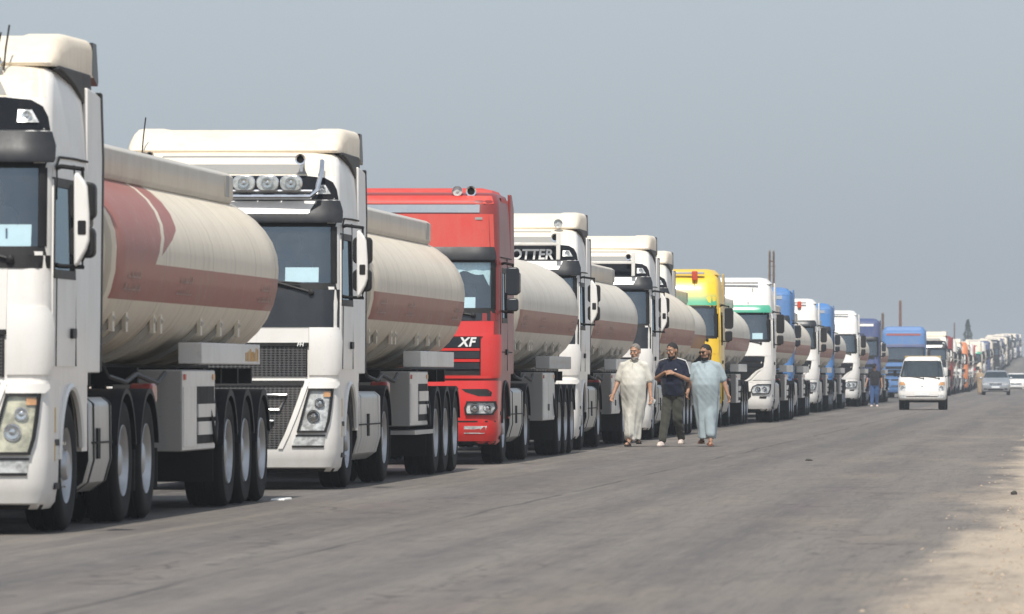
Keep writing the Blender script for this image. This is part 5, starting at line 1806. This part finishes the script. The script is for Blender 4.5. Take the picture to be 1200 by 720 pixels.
def person(loc, P, label):
    """a walking person facing -Y; P holds pose and clothing"""
    root = empty('person', loc, P.get('rz', 0))
    tag(root, label, 'person', P.get('group'))
    k = P.get('h', 1.76) / 1.76
    st = P.get('stout', 1.0)
    vx = P.get('voxel', .0085)
    skin = P.get('skin', SKIN)
    turn, nod = P.get('turn', 0), P.get('nod', 0)
    HS = 1.11
    hr = (Matrix.Rotation(R(turn), 3, 'Z') @ Matrix.Rotation(R(nod), 3, 'X')) * HS
    hc = Vector((P.get('hx', 0), -.035, 1.635 * k))

    def H(x, y, z):
        return hc + hr @ Vector((x, y, z))
    b = MB()
    b.ell(H(0, .012, .02), (.076, .098, .105), 18, 12, hr)
    b.ell(H(0, -.022, -.062), (.060, .068, .058), 14, 9, hr)
    b.ell(H(0, -.055, -.095), (.034, .030, .026), 10, 7, hr)
    capsule(b, H(0, -.083, .016), .0095, H(0, -.106, -.022), .0135, 8)
    b.ell(H(0, -.094, -.028), (.019, .014, .011), 8, 6, hr)
    b.ell(H(0, -.078, .035), (.055, .018, .012), 10, 6, hr)
    for s in (-1, 1):
        b.ell(H(s * .042, -.066, -.022), (.024, .02, .022), 8, 6, hr)
        b.ell(H(s * .079, .014, -.002), (.011, .020, .032), 8, 6, hr)
    sh = P.get('sh', .19) * k
    capsule(b, (0, .012, 1.44 * k), .062, tuple(H(0, .02, -.05)), .058)
    b.ell((0, .01, 1.30 * k), (.165 * st, .10, .17), 14, 9)
    b.ell((0, -.025 * st, 1.08 * k), (.155 * st, .125 * st, .18), 14, 9)
    b.ell((0, 0, .93 * k), (.155 * st, .12, .12), 14, 9)
    for s in (-1, 1):
        capsule(b, (s * .04, .015, 1.43 * k), .05, (s * sh, .015, 1.395 * k), .052)
    arms = P['arms']
    for s, (el, wr, pn, curl) in zip((-1, 1), arms):
        sp = (s * sh, .015, 1.395 * k)
        capsule(b, sp, .056 * st ** .5, el, .044 * st ** .5)
        capsule(b, el, .044 * st ** .5, wr, .028)
        dv = Vector(wr) - Vector(el)
        hd = P.get('handdir', {}).get(s)
        hand(b, wr, hd or dv, pn, P.get('thumb', {}).get(s, s), curl, P.get('handsc', 1.05))
    legs = P['legs']
    for s, (kn, an) in zip((-1, 1), legs):
        capsule(b, (s * .085, 0, .90 * k), .085, kn, .056)
        capsule(b, kn, .054, an, .036)
        f = Vector(an)
        capsule(b, (f.x, f.y + .03, max(f.z - .045, .034)), .033, (f.x + s * .02, f.y - .13, max(f.z - .055, .03) - P.get('toe', {}).get(s, 0)), .030)
    body = remeshed(b, 'body', skin, root, vx, 2)
    # eyes, brows, mouth
    if P.get('face', True):
        for s in (-1, 1):
            e = MB().ell(H(s * .031, -.083, .008), (.0125, .008, .0075), 10, 6, hr).build('eye', EYEW, body)
            MB().ell(H(s * .031, -.0905, .008), (.0055, .003, .006), 8, 6, hr).build('iris', EYED, e)
            m = MB()
            m.tube([H(s * .014, -.094, .030), H(s * .032, -.094, .036), H(s * .052, -.083, .031)], .0032, 6)
            m.build('eyebrow', P.get('hairmat', HAIRD), body)
        m = MB()
        m.ell(H(0, -.091, -.058), (.024, .006, .006), 10, 6, hr)
        m.build('mouth', LIP, body)
    # hair cap
    hm = P.get('hairmat', HAIRD)
    m = MB()
    full = MB().ell((0, 0, 0), (1, 1, 1), 26, 18)
    lo = P.get('hairline', .045)
    for fvec in full.f:
        c = sum((Vector(full.v[i]) for i in fvec), Vector()) / len(fvec)
        p = Vector((c.x * .081, .012 + c.y * .103, .02 + c.z * .111))
        if p.z > lo + .10 * max(0, -c.y - .35) - .11 * max(0, c.y + .15):
            pts = []
            for i in fvec:
                q = Vector(full.v[i])
                g_ = 1 + .03 * noise.noise(q * 6)
                pts.append(H(q.x * .0815 * g_, .012 + q.y * .1035 * g_, .02 + q.z * .112 * g_))
            pin = [H(*(hr.inverted() @ (q - hc) * .96)) for q in pts]
            L = len(pts)
            m.add(pts + pin, [tuple(range(L)), tuple(range(2 * L - 1, L - 1, -1))] + [(i, (i + 1) % L, L + (i + 1) % L, L + i) for i in range(L)])
    bmk = m.build('hair', hm, body, smooth=60)
    if P.get('beard') is not None:
        q = MB()
        q.ell(H(0, -.026, -.086), (.060, .062, .042), 14, 9, hr)
        q.ell(H(0, -.060, -.110), (.034, .028, .024), 12, 8, hr)
        for s in (-1, 1):
            capsule(q, H(s * .060, -.004, -.06), .014, H(s * .073, .004, .0), .008, 8)
        capsule(q, H(-.022, -.090, -.046), .0055, H(.022, -.090, -.046), .0055, 8)
        remeshed(q, 'beard', P['beard'], body, .006, 2)
    if P.get('glasses'):
        q = MB()
        for s in (-1, 1):
            q.ell(H(s * .033, -.098, .006), (.028, .007, .021), 12, 8, hr)
            q.tube([H(s * .058, -.09, .012), H(s * .080, -.03, .012), H(s * .082, .02, .006)], .004, 6)
        q.tube([H(-.01, -.103, .012), H(.01, -.103, .012)], .004, 6)
        q.build('sunglasses', EYED, body)
    # clothing
    if P['dress'] == 'robe':
        r = MB()
        mat = P['robe']
        rings = []
        ph = P.get('seed', 0)
        prof = P['prof']
        for i in range(len(prof)):
            z, rx, ry, cx, cy, fa = prof[i]
            ring = []
            for j in range(44):
                a = 2 * PI * j / 44
                f = 1 + fa * (.6 * math.sin(5 * a + ph + z * 1.6) + .4 * math.sin(9 * a + ph * 2 - z * 2.5) + .5 * noise.noise((math.cos(a) * 1.4, math.sin(a) * 1.4 + ph, z * 2.2)))
                ring.append((cx + rx * f * math.cos(a), cy + ry * f * math.sin(a), z))
            rings.append(ring)
        r.loft(rings)
        for s, (el, wr, pn, curl) in zip((-1, 1), arms):
            capsule(r, (s * .055, .012, 1.455 * k), .055, (s * sh, .015, 1.395 * k), .066)
            sp = Vector((s * sh, .015, 1.395 * k))
            e = Vector(el)
            end = sp + (e - sp) * P.get('sleeve', .80)
            kn, an = legs[0 if s < 0 else 1]
            if kn[1] < -.03:
                capsule(r, (s * .10, -.02, .86 * k), .125, (kn[0], kn[1] - .03, kn[2]), .098)
                capsule(r, (kn[0], kn[1] - .03, kn[2]), .098, (an[0], an[1] + .01, .22), .082)
            capsule(r, sp, .068 * st ** .4, tuple(end), .070 * st ** .4)
        def fold(p):
            q = max(0.0, min(1.0, (1.25 - p.z) / .6))
            d1 = 1 - abs(noise.noise((p.x * 7 + ph, p.y * 7, p.z * 1.1 + p.x * 1.5))) * 2
            d2 = 1 - abs(noise.noise((p.x * 3 + ph, p.y * 3, p.z * 7 + p.x * 9))) * 2
            return (.003 + .016 * q) * (d1 - .5) + .006 * (d2 - .6) * (1 - .4 * q)
        rb = remeshed(r, 'robe', mat, body, max(vx, .011), 12, fold)
        if P.get('face', True):
            c = MB()
            pts = [(.068 * math.cos(a) , .012 + .066 * math.sin(a) - .004, 1.492 * k + .012 * math.sin(a)) for a in [2 * PI * i / 20 for i in range(21)]]
            c.tube(pts, .014, 6)
            c.build('collar', mat, rb)
            pz = [(x, y, z) for x, y, z in ((0, -.105, 1.46 * k), (0, -.135, 1.36 * k), (0, -.16 * st, 1.22 * k))]
            MB().tube(pz, .008, 5).build('placket', mat, rb)
    else:
        r = MB()
        r.loft([[(rx * math.cos(2 * PI * j / 36), cy + ry * math.sin(2 * PI * j / 36), z * k) for j in range(36)] for z, rx, ry, cy in P['top']])
        for s, (el, wr, pn, curl) in zip((-1, 1), arms):
            capsule(r, (s * .05, .012, 1.455 * k), .052, (s * sh, .015, 1.395 * k), .064)
            sp = Vector((s * sh, .015, 1.395 * k))
            e = Vector(el)
            capsule(r, sp, .067, tuple(sp + (e - sp) * P.get('sleeve', .72)), .066)
        def fold(p):
            return .009 * noise.noise((p.x * 7, p.y * 7, p.z * 11 + p.x * 7))
        top = remeshed(r, 'shirt', P['shirt'], body, max(vx, .010), 6, fold)
        if P.get('stripes'):
            for s, (el, wr, pn, curl) in zip((-1, 1), arms):
                sp = Vector((s * sh, .015, 1.41 * k))
                e = Vector(el)
                m = MB()
                d = (e - sp)
                out = Vector((s, -.25, .25)).normalized()
                pts0 = [Vector((s * .085, -.005, 1.512 * k)), Vector((s * .15, -.005, 1.496 * k)), sp + Vector((s * .045, -.02, .060)), sp + d * .25 + out * .078, sp + d * .5 + out * .077, sp + d * .70 + out * .075]
                m.loft([[tuple(p + Vector((0, -.028, -.004))), tuple(p + Vector((0, 0, .006))), tuple(p + Vector((0, .028, -.004))), tuple(p - out * .02)] for p in pts0])
                m.build('shoulder_stripe', WHITEC, top)
            MB().prism([(.075, 1.335), (.115, 1.34), (.10, 1.36)], 'y', -.168, -.15).build('chest_emblem', WHITEC, top)
        r = MB()
        r.ell((0, 0, .91 * k), (.172 * st, .142, .15), 16, 10)
        for s, (kn, an) in zip((-1, 1), legs):
            capsule(r, (s * .085, 0, .90 * k), .102, kn, .083)
            a = Vector(an)
            capsule(r, kn, .083, (a.x, a.y, a.z + .02), .066)
        def fold2(p):
            return .009 * (1 - 2 * abs(noise.noise((p.x * 4, p.y * 4 + 3, p.z * 9 + p.x * 8)))) - .004
        remeshed(r, 'trousers', P['pants'], body, max(vx, .010), 3, fold2)
    for s, (kn, an) in zip((-1, 1), legs):
        f = Vector(an)
        m = MB()
        tz = -P.get('toe', {}).get(s, 0)
        if P['shoe'] == 'sandal':
            m.prism([(f.x + s * .005 + q[0], f.y + q[1]) for q in ((-.035, .07), (.035, .07), (.045, -.06), (.05 + s * .012, -.14), (.02 + s * .012, -.185), (-.03 + s * .012, -.175), (-.045 + s * .012, -.12), (-.038, -.03))], 'z', max(f.z - .09, 0), max(f.z - .09, 0) + .022)
            m.tube([(f.x - .045, f.y - .08, f.z - .06), (f.x + s * .01, f.y - .09, f.z - .012), (f.x + .055, f.y - .08, f.z - .06)], .014, 6)
            m.build('sandal', P['shoemat'], body)
        else:
            capsule(m, (f.x, f.y + .04, max(f.z - .045, .045)), .046, (f.x + s * .02, f.y - .14, max(f.z - .055, .04) + tz), .040)
            m.prism([(f.x + s * .005 + q[0], f.y + q[1]) for q in ((-.042, .09), (.042, .09), (.05, -.06), (.05 + s * .015, -.14), (.02 + s * .015, -.19), (-.03 + s * .015, -.185), (-.048 + s * .012, -.12), (-.044, -.03))], 'z', max(f.z - .092, 0), max(f.z - .092, 0) + .03)
            remeshed(m, 'shoe', P['shoemat'], body, .009, 2)
    return root


GR = gz(118) + .006
person((-7.66, 118.2, GR), dict(h=1.78, stout=1.18, skin=SKIN, hairmat=HAIRG, beard=BEARDW, turn=-14, nod=6, hx=.03, dress='robe', robe=ROBE1, seed=1.0,
    arms=[((-.285, .02, 1.14), (-.345, -.10, .91), (.6, -.6, 0), .55), ((.275, .04, 1.13), (.300, -.02, .87), (-.5, -.8, 0), .7)],
    thumb={-1: 1, 1: -1},
    rz=R(-7), legs=[((-.05, -.10, .50), (-.05, -.20, .10)), ((.06, .0, .50), (.05, .20, .135))],
    prof=[(.115, .125, .17, -.02, -.02, .12), (.20, .135, .165, -.02, -.02, .12), (.40, .16, .165, -.015, -.02, .11), (.60, .19, .175, -.01, -.02, .09), (.80, .215, .19, 0, -.02, .06),
          (.95, .226, .205, 0, -.03, .035), (1.08, .228, .215, 0, -.04, .02), (1.20, .220, .20, 0, -.03, .018), (1.32, .205, .165, 0, -.005, .01), (1.40, .15, .12, 0, .01, .005), (1.49, .07, .07, 0, .012, 0)],
    shoe='sandal', shoemat=SANDALD, sleeve=.86), 'grey-haired man with white beard in a cream ankle-length robe, walking')
ph_root = MB().prism(rrect(-.036, .036, -.075, .075, .012), 'y', -.005, .005).build('paper_slip', PAPER, None, (-7.66 + .325, 118.2 - .085, GR + .765), bevel=.002)
ph_root.rotation_euler = (.35, .5, .2)
tag(ph_root, 'small white paper held in the hand of the man in the cream robe', 'paper')
person((-7.0, 118.5, GR), dict(h=1.80, stout=1.02, skin=SKIN2, beard=HAIRD, turn=-24, nod=10, dress='shirt', shirt=NAVY, pants=OLIVE, stripes=True,
    arms=[((-.285, -.01, 1.19), (-.070, -.225, 1.30), (.2, .5, -.9), .8), ((.275, -.01, 1.17), (.085, -.235, 1.275), (-.2, .5, -.9), .8)],
    thumb={-1: 1, 1: -1}, handdir={-1: (.9, -.25, .1), 1: (-.9, -.25, .1)},
    rz=R(-12), legs=[((-.10, -.12, .49), (-.12, -.24, .10)), ((.09, -.01, .49), (.10, .20, .135))],
    top=[(.865, .186, .150, -.01), (.95, .196, .165, -.015), (1.06, .204, .182, -.03), (1.16, .205, .178, -.03), (1.28, .203, .150, -.005), (1.38, .17, .12, .01), (1.48, .075, .075, .012)],
    shoe='shoe', shoemat=SHOEP), 'bearded man in navy polo shirt and olive trousers, hands at his chest')
person((-6.42, 118.6, GR), dict(h=1.77, stout=1.22, skin=SKIN2, beard=HAIRD, glasses=True, turn=-30, nod=6, dress='robe', robe=ROBE2, seed=4.2, sh=.205,
    arms=[((-.285, -.02, 1.14), (-.290, -.19, .94), (.8, -.3, 0), .6), ((.305, .05, 1.14), (.385, .02, .90), (-.6, -.6, 0), .7)],
    thumb={-1: 1, 1: -1},
    rz=R(-10), legs=[((-.09, -.02, .50), (-.12, .22, .135)), ((.10, -.12, .50), (.13, -.22, .10))],
    prof=[(.14, .150, .19, .02, -.02, .18), (.24, .158, .185, .02, -.02, .16), (.42, .185, .18, .015, -.02, .13), (.62, .215, .19, .01, -.02, .09), (.80, .236, .205, 0, -.025, .06),
          (.95, .246, .22, 0, -.035, .04), (1.08, .248, .23, 0, -.045, .02), (1.20, .238, .212, 0, -.035, .018), (1.32, .22, .172, 0, -.005, .01), (1.40, .165, .125, 0, .01, .005), (1.49, .075, .07, 0, .012, 0)],
    shoe='sandal', shoemat=SANDALB, sleeve=.84), 'stout man in pale blue robe and sunglasses, walking beside the navy shirt')
person((-7.95, 271.0, gz(271) + .006), dict(h=1.72, stout=1.0, skin=SKIN2, turn=150, dress='shirt', shirt=BLACKC, pants=DENIM, voxel=.016, face=False,
    arms=[((-.27, .03, 1.15), (-.33, -.06, .92), (.6, -.6, 0), .5), ((.27, .03, 1.15), (.30, -.02, .90), (-.6, -.6, 0), .5)],
    legs=[((-.09, -.06, .49), (-.10, -.12, .10)), ((.09, .0, .50), (.09, .12, .10))],
    top=[(.88, .176, .14, -.01), (1.06, .185, .15, -.01), (1.28, .198, .14, 0), (1.38, .16, .11, .01), (1.48, .075, .075, .012)],
    shoe='shoe', shoemat=SHOEP), 'person in black top and blue jeans walking beside the distant tankers')
person((-6.22, 452.0, gz(455) + .006), dict(h=1.72, stout=1.05, skin=SKIN2, turn=10, dress='robe', robe=ROBE3, seed=2.2, voxel=.02, face=False,
    arms=[((-.27, .03, 1.15), (-.33, -.06, .92), (.6, -.6, 0), .5), ((.27, .03, 1.15), (.30, -.02, .90), (-.6, -.6, 0), .5)],
    legs=[((-.07, -.06, .50), (-.07, -.10, .10)), ((.07, .0, .50), (.06, .08, .10))],
    prof=[(.12, .17, .17, 0, 0, .08), (.5, .19, .17, 0, 0, .06), (.95, .22, .19, 0, 0, .03), (1.2, .22, .18, 0, 0, .02), (1.42, .19, .12, 0, .01, 0), (1.5, .09, .08, 0, .01, 0)],
    shoe='sandal', shoemat=SANDALD, sleeve=.95), 'distant person in a tan robe standing beside the silver car')

# ================================================================== other traffic
def light_wheel(parent, x, y, r, w=.1):
    s = 1 if x > 0 else -1
    t = MB().lathe([(r * .62, -w), (r * .8, -w * 1.05), (r * .95, -w), (r, -w * .75), (r, w * .75), (r * .95, w), (r * .8, w * 1.05), (r * .62, w)], 'x', n=24).build('wheel', RUBBER, parent, (x, y, r))
    MB().lathe([(r * .63, -w * s), (r * .63, w * .9 * s), (r * .58, w * .7 * s), (r * .3, w * .55 * s), (r * .12, w * .8 * s), (0, w * .8 * s)], 'x', n=20).build('rim', ALLOY, t)


def pickup(x, d):
    root = empty('pickup_truck', (x, d, gz(d) + .006))
    tag(root, 'white light pickup truck driving towards the viewer along the open lane', 'pickup')
    c = Cab([(.36, -.80, .83, .16), (.42, -.86, .86, .18), (.62, -.87, .875, .18), (.72, -.83, .87, .2), (1.02, -.74, .87, .22), (1.15, -.66, .86, .22), (1.20, -.60, .83, .2),
             (1.78, -.17, .685, .16), (1.88, -.05, .63, .18), (1.93, .12, .55, .2), (1.945, .3, .45, .2)], .78, .06)
    def skip(xx, yy, z):
        if 1.20 < z < 1.78 and yy < -.60 + (z - 1.2) * .74 + .13 and abs(xx) < .80:
            return True
        return 1.22 < z < 1.70 and abs(xx) > .6 and -.15 < yy < .60
    body = c.shell([.36, .42, .52, .62, .72, .88, 1.02, 1.15, 1.20, 1.22, 1.45, 1.70, 1.78, 1.84, 1.88, 1.91, 1.93, 1.945], [-.2, .2, .62, .78], skip).build('cab', WHITE, root)
    c.panel([(z, -c.corner(z, 42), c.corner(z, 42)) for z in (1.195, 1.5, 1.785)], .0, .006, 16, single=True).build('windscreen', CARGLASS, body)
    m = MB()
    c.panel([(1.19, -c.corner(1.19, 44), c.corner(1.19, 44)), (1.225, -c.corner(1.225, 44), c.corner(1.225, 44))], .006, .02, 14, m)
    c.panel([(1.765, -c.corner(1.765, 44), c.corner(1.765, 44)), (1.79, -c.corner(1.79, 44), c.corner(1.79, 44))], .006, .02, 14, m)
    m.build('windscreen_seal', BLACKP, body)
    i_ = MB()
    i_.bx(-.60, .60, .66, .70, .7, 1.75)
    i_.bx(-.72, .72, -.2, .66, .95, 1.0)
    i_.bx(-.70, .70, -.52, -.25, .95, 1.20)
    i_.build('interior_lining', INTER, body)
    for s in (-1, 1):
        MB().prism(rrect(s * .38 - .2, s * .38 + .2, 1.0, 1.62, .08), 'y', .35, .48).build('seat', SEATM, body)
        q = MB()
        q.add([(s * (c.at(z)[1] + .002), y, z) for y, z in ((-.15, 1.22), (.60, 1.22), (.60, 1.70), (.12, 1.70))], [(0, 1, 2, 3)])
        q.build('side_window', CARGLASS, body)
        rows = [(.70, .60, c.corner(.7, 42)), (.82, .585, c.corner(.82, 50)), (.93, .60, c.corner(.93, 52)), (1.02, .66, c.corner(1.02, 48))]
        rows = [(z, min(s * a, s * b), max(s * a, s * b)) for z, a, b in rows]
        h = c.panel(rows, .006, .02, 5).build('headlight', LAMPSILVER, root)
        rows2 = [(.90, .60, c.corner(.9, 50)), (.95, .61, c.corner(.95, 50)), (1.015, .665, c.corner(1.015, 46))]
        rows2 = [(z, min(s * a, s * b), max(s * a, s * b)) for z, a, b in rows2]
        c.panel(rows2, .014, .008, 5).build('indicator_lens', AMBER, h)
        bw = MB()
        lamp_bowl(bw, c.pt(s * .70, .80, .012), .075)
        bw.build('reflector_bowl', CHROME, h)
        c.panel(rows, .02, .003, 5, single=True).build('headlight_lens', LENS, h)
        rows = [(.44, .58, .78), (.55, .58, .80)]
        rows = [(z, min(s * a, s * b), max(s * a, s * b)) for z, a, b in rows]
        c.panel(rows, .006, .02, 4).build('fog_lamp', LAMPSILVER, root)
        mr = MB().prism([(s * a, b) for a, b in rrect(.93, 1.05, 1.22, 1.46, .04)], 'y', -.42, -.34, .9).build('mirror', BLACKP, root, bevel=.01)
        MB().tube([(s * .84, -.38, 1.2), (s * .95, -.39, 1.26)], .015, 6).build('mirror_arm', BLACKP, mr)
        light_wheel(root, s * .74, 0, .33)
        light_wheel(root, s * .70, 2.43, .30, .16)
    c.panel([(.405, -.55, .55), (.50, -.58, .58)], .006, .02, 10).build('bumper_intake', BLACKP, root)
    c.panel([(.53, -.27, .27), (.63, -.27, .27)], .012, .01, 4).build('number_plate', PAPER, root)
    c.panel([(.655, -.87, .87), (.668, -.87, .87)], .003, .01, 10).build('bumper_groove', GREYP, root)
    em = text_mesh('H', .10, .004, .3)
    em.shifted(*c.pt(0, .86, .012)).build('badge_lettering', CHROME, root)
    wipers(c, body, 1.20, (.05, .62), .15)
    b = MB()
    b.bx(-.84, .84, .84, 3.75, .74, .80)
    b.build('load_bed', GREYP, root)
    for s in (-1, 1):
        MB().bx(s * .85 - .02, s * .85 + .02, .84, 3.75, .80, 1.16).build('bed_side', WHITE, root)
    MB().bx(-.82, .82, 3.71, 3.75, .80, 1.16).build('tailgate', WHITE, root)
    hb = MB()
    hb.bx(-.66, .66, .83, .86, 1.05, 1.97)
    hb.build('headboard', TANP, root)
    ch = MB()
    for s in (-1, 1):
        ch.bx(s * .38 - .04, s * .38 + .04, -.6, 3.6, .45, .60)
    ch.bx(-.7, .7, -.05, .05, .28, .38)
    ch.bx(-.7, .7, 2.38, 2.48, .26, .36)
    ch.build('chassis', CHASSIS, root)
    return root


pickup(-5.5, 247.0)


def car(x, d, mat, label, sc=1.0, hgt=1.0):
    root = empty('car', (x, d, gz(d) + .006))
    tag(root, label, 'car')
    hz = lambda z: z * hgt
    c = Cab([(hz(.20), -.82, .82, .2), (hz(.26), -.90, .88, .24), (hz(.5), -.93, .91, .28), (hz(.72), -.88, .91, .3), (hz(.84), -.70, .89, .3), (hz(.93), -.25, .86, .3), (hz(.99), .12, .84, .26),
             (hz(1.05), .26, .82, .24), (hz(1.40), .86, .66, .2), (hz(1.46), 1.06, .60, .22), (hz(1.49), 1.35, .48, .24)], 3.45, .10)
    def skip(xx, yy, z):
        if hz(1.05) < z < hz(1.40) and yy < .30 + (z - hz(1.05)) / hgt * 1.75 + .14 and abs(xx) < .80:
            return True
        return hz(1.05) < z < hz(1.38) and abs(xx) > .6 and 1.1 < yy < 3.0
    body = c.shell([hz(q) for q in (.20, .26, .38, .5, .62, .72, .79, .84, .89, .93, .96, .99, 1.02, 1.05, 1.2, 1.38, 1.40, 1.43, 1.46, 1.48, 1.49)], [1.1, 2.0, 3.0, 3.45], skip).build('body', mat, root)
    c.panel([(z, -c.corner(z, 44), c.corner(z, 44)) for z in (hz(1.04), hz(1.2), hz(1.405))], .0, .006, 14, single=True).build('windscreen', CARGLASS, body)
    i_ = MB()
    i_.bx(-.62, .62, 3.2, 3.24, .5, hz(1.38))
    i_.bx(-.72, .72, .5, 3.2, hz(.6), hz(.64))
    i_.bx(-.72, .72, .36, .8, hz(.7), hz(1.04))
    i_.build('interior_lining', INTER, body)
    for s in (-1, 1):
        MB().prism(rrect(s * .36 - .2, s * .36 + .2, hz(.65), hz(1.28), .08), 'y', 1.45, 1.58).build('seat', SEATM, body)
        MB().add([(s * (c.at(z)[1] + .002), y, z) for y, z in ((.95, hz(1.05)), (3.0, hz(1.05)), (2.9, hz(1.38)), (1.25, hz(1.38)))], [(0, 1, 2, 3)]).build('side_window', CARGLASS, body)
        rows = [(hz(.60), .56, c.corner(hz(.6), 50)), (hz(.68), .54, c.corner(hz(.68), 62)), (hz(.76), .60, c.corner(hz(.76), 66))]
        rows = [(z, min(s * a, s * b), max(s * a, s * b)) for z, a, b in rows]
        h = c.panel(rows, .006, .02, 5).build('headlight', LAMPSILVER, root)
        c.panel(rows, .014, .003, 5, single=True).build('headlight_lens', LENS, h)
        rows = [(hz(.32), .55, .76), (hz(.40), .55, .76)]
        rows = [(z, min(s * a, s * b), max(s * a, s * b)) for z, a, b in rows]
        c.panel(rows, .004, .02, 4).build('fog_lamp', BLACKP, root)
        MB().ell((s * .98, .55, hz(1.02)), (.10, .07, .075), 10, 7).build('mirror', mat, root)
        light_wheel(root, s * .80, 0, .33)
        light_wheel(root, s * .80, 2.75, .33)
    g_ = c.panel([(hz(.56), -.38, .38), (hz(.64), -.46, .46), (hz(.74), -.46, .46)], .008, .02, 8).build('grille', CHROME, root)
    for k in range(3):
        z = hz(.585 + .05 * k)
        c.panel([(z, -.40, .40), (z + .03, -.41, .41)], .014, .01, 8).build('grille_slat', BLACKP, g_)
    c.panel([(hz(.28), -.5, .5), (hz(.38), -.5, .5)], .006, .02, 8).build('bumper_intake', BLACKP, root)
    c.panel([(hz(.43), -.26, .26), (hz(.53), -.26, .26)], .012, .01, 4).build('number_plate', PAPER, root)
    return root


car(-5.05, 441.0, SILVERP, 'silver car with broad chrome grille driving behind the pickup', hgt=1.08)
car(-4.42, 523.0, WHITE, 'small white car partly hidden behind the silver car', hgt=.98)

# ================================================================== poles and tree behind the queue
WOOD = simple('weathered_wood', (0.12, 0.075, 0.05), 0.9, 0, 0.35, 6, bump=.5)
WOODR = simple('reddish_wood', (0.15, 0.065, 0.04), 0.9, 0, 0.35, 6, bump=.5)


def pole(x, y, h, r, label, twin=False, mat=WOOD):
    root = empty('utility_pole', (x, y, gz(y)))
    tag(root, label, 'utility pole')
    for k, dx in enumerate((-.13, .13) if twin else (0,)):
        MB().tube([(dx, 0, -.5), (dx * .95, 0, h * .5), (dx * .9, 0, h)], r, 10, [r * 1.15, r, r * .85]).build('shaft', mat, root)
        for j in range(5):
            z = h * (.90 - .06 * j)
            m = MB().tube([(dx * .9 - .12, -.02, z), (dx * .9 + .12, -.02, z)], .018, 6)
            m.build('step_bolt', mat, root)
    if twin:
        for z in (h * .93, h * .72):
            MB().bx(-.13, .13, -.05, .05, z, z + .08).build('brace', mat, root)
    for s in (-1, 1):
        MB().lathe([(.03, 0), (.05, .03), (.05, .10), (.02, .14), (0, .15)], 'z', (s * (.13 * .9 if twin else .06), 0, h + .0), 8).build('insulator', SMOKED, root)


pole(-17.75, 399.0, 8.55, .075, 'twin wooden pole standing close behind the bright blue tanker', True)
pole(-17.8, 633.0, 6.6, .15, 'short wooden pole behind the dark blue tanker with pale roof window')
pole(-18.0, 705.0, 8.0, .17, 'reddish wooden pole rising above the blue tanker with red roof band', mat=WOODR)
pole(-17.9, 1020.0, 5.6, .13, 'thin faint pole above the far white tankers')

LEAF = None


def conifer(x, y, h, w, label):
    t = NT('conifer_needles')
    n = t.noise(t.coords(), 1.3, 4, .6)
    c = t.mix(t.ramp(n, .3, .7), (0.025, 0.045, 0.022), (0.07, 0.10, 0.05))
    t.bsdf(c, .9, 0, None, 0, .2)
    root = empty('conifer_tree', (x, y, gz(y)))
    tag(root, label, 'tree')
    MB().tube([(0, 0, -.3), (0, 0, h * .5), (.05, 0, h * .98)], .18, 8, [.24, .14, .02]).build('trunk', WOOD, root)
    m = MB()
    rn = random.Random(7)
    for k in range(2600):
        u = rn.random() ** .8
        z = h * (.10 + .90 * u)
        rr = w * (1 - u) * (0.35 + .65 * rn.random() ** .5) * (1 + .25 * math.sin(z * 5))
        a = rn.random() * 6.283
        p = Vector((rr * math.cos(a), rr * math.sin(a), z - rr * .25))
        s = rn.uniform(.10, .26)
        d = Vector((math.cos(a + rn.uniform(-.7, .7)), math.sin(a + rn.uniform(-.7, .7)), rn.uniform(-.5, .35))).normalized()
        e = d.cross(Vector((rn.uniform(-1, 1), rn.uniform(-1, 1), 1))).normalized()
        m.add([p, p + d * s * .5 + e * s * .35, p + d * s * 1.3, p + d * s * .5 - e * s * .35], [(0, 1, 2, 3)])
    m.build('crown', t.m, root, smooth=0, recalc=False)


conifer(-16.9, 1085.0, 6.2, 1.3, 'dark cone-shaped conifer rising over the far tankers')

# ================================================================== dusty air
def haze(density=0.0004, color=(0.74, 0.80, 0.86)):
    m = bpy.data.materials.new('dusty_air')
    m.use_nodes = True
    n, l = m.node_tree.nodes, m.node_tree.links
    n.clear()
    o = n.new('ShaderNodeOutputMaterial')
    p = n.new('ShaderNodeVolumePrincipled')
    p.inputs['Color'].default_value = color + (1,)
    p.inputs['Density'].default_value = density
    p.inputs['Anisotropy'].default_value = 0.0
    l.new(p.outputs[0], o.inputs['Volume'])
    b = MB().bx(-2700, 2700, -600, 5200, -1.0, 16.0).build('haze', m, None, smooth=0)
    tag(b, 'pale dusty haze hanging over the road', 'haze', kind='stuff')


haze()
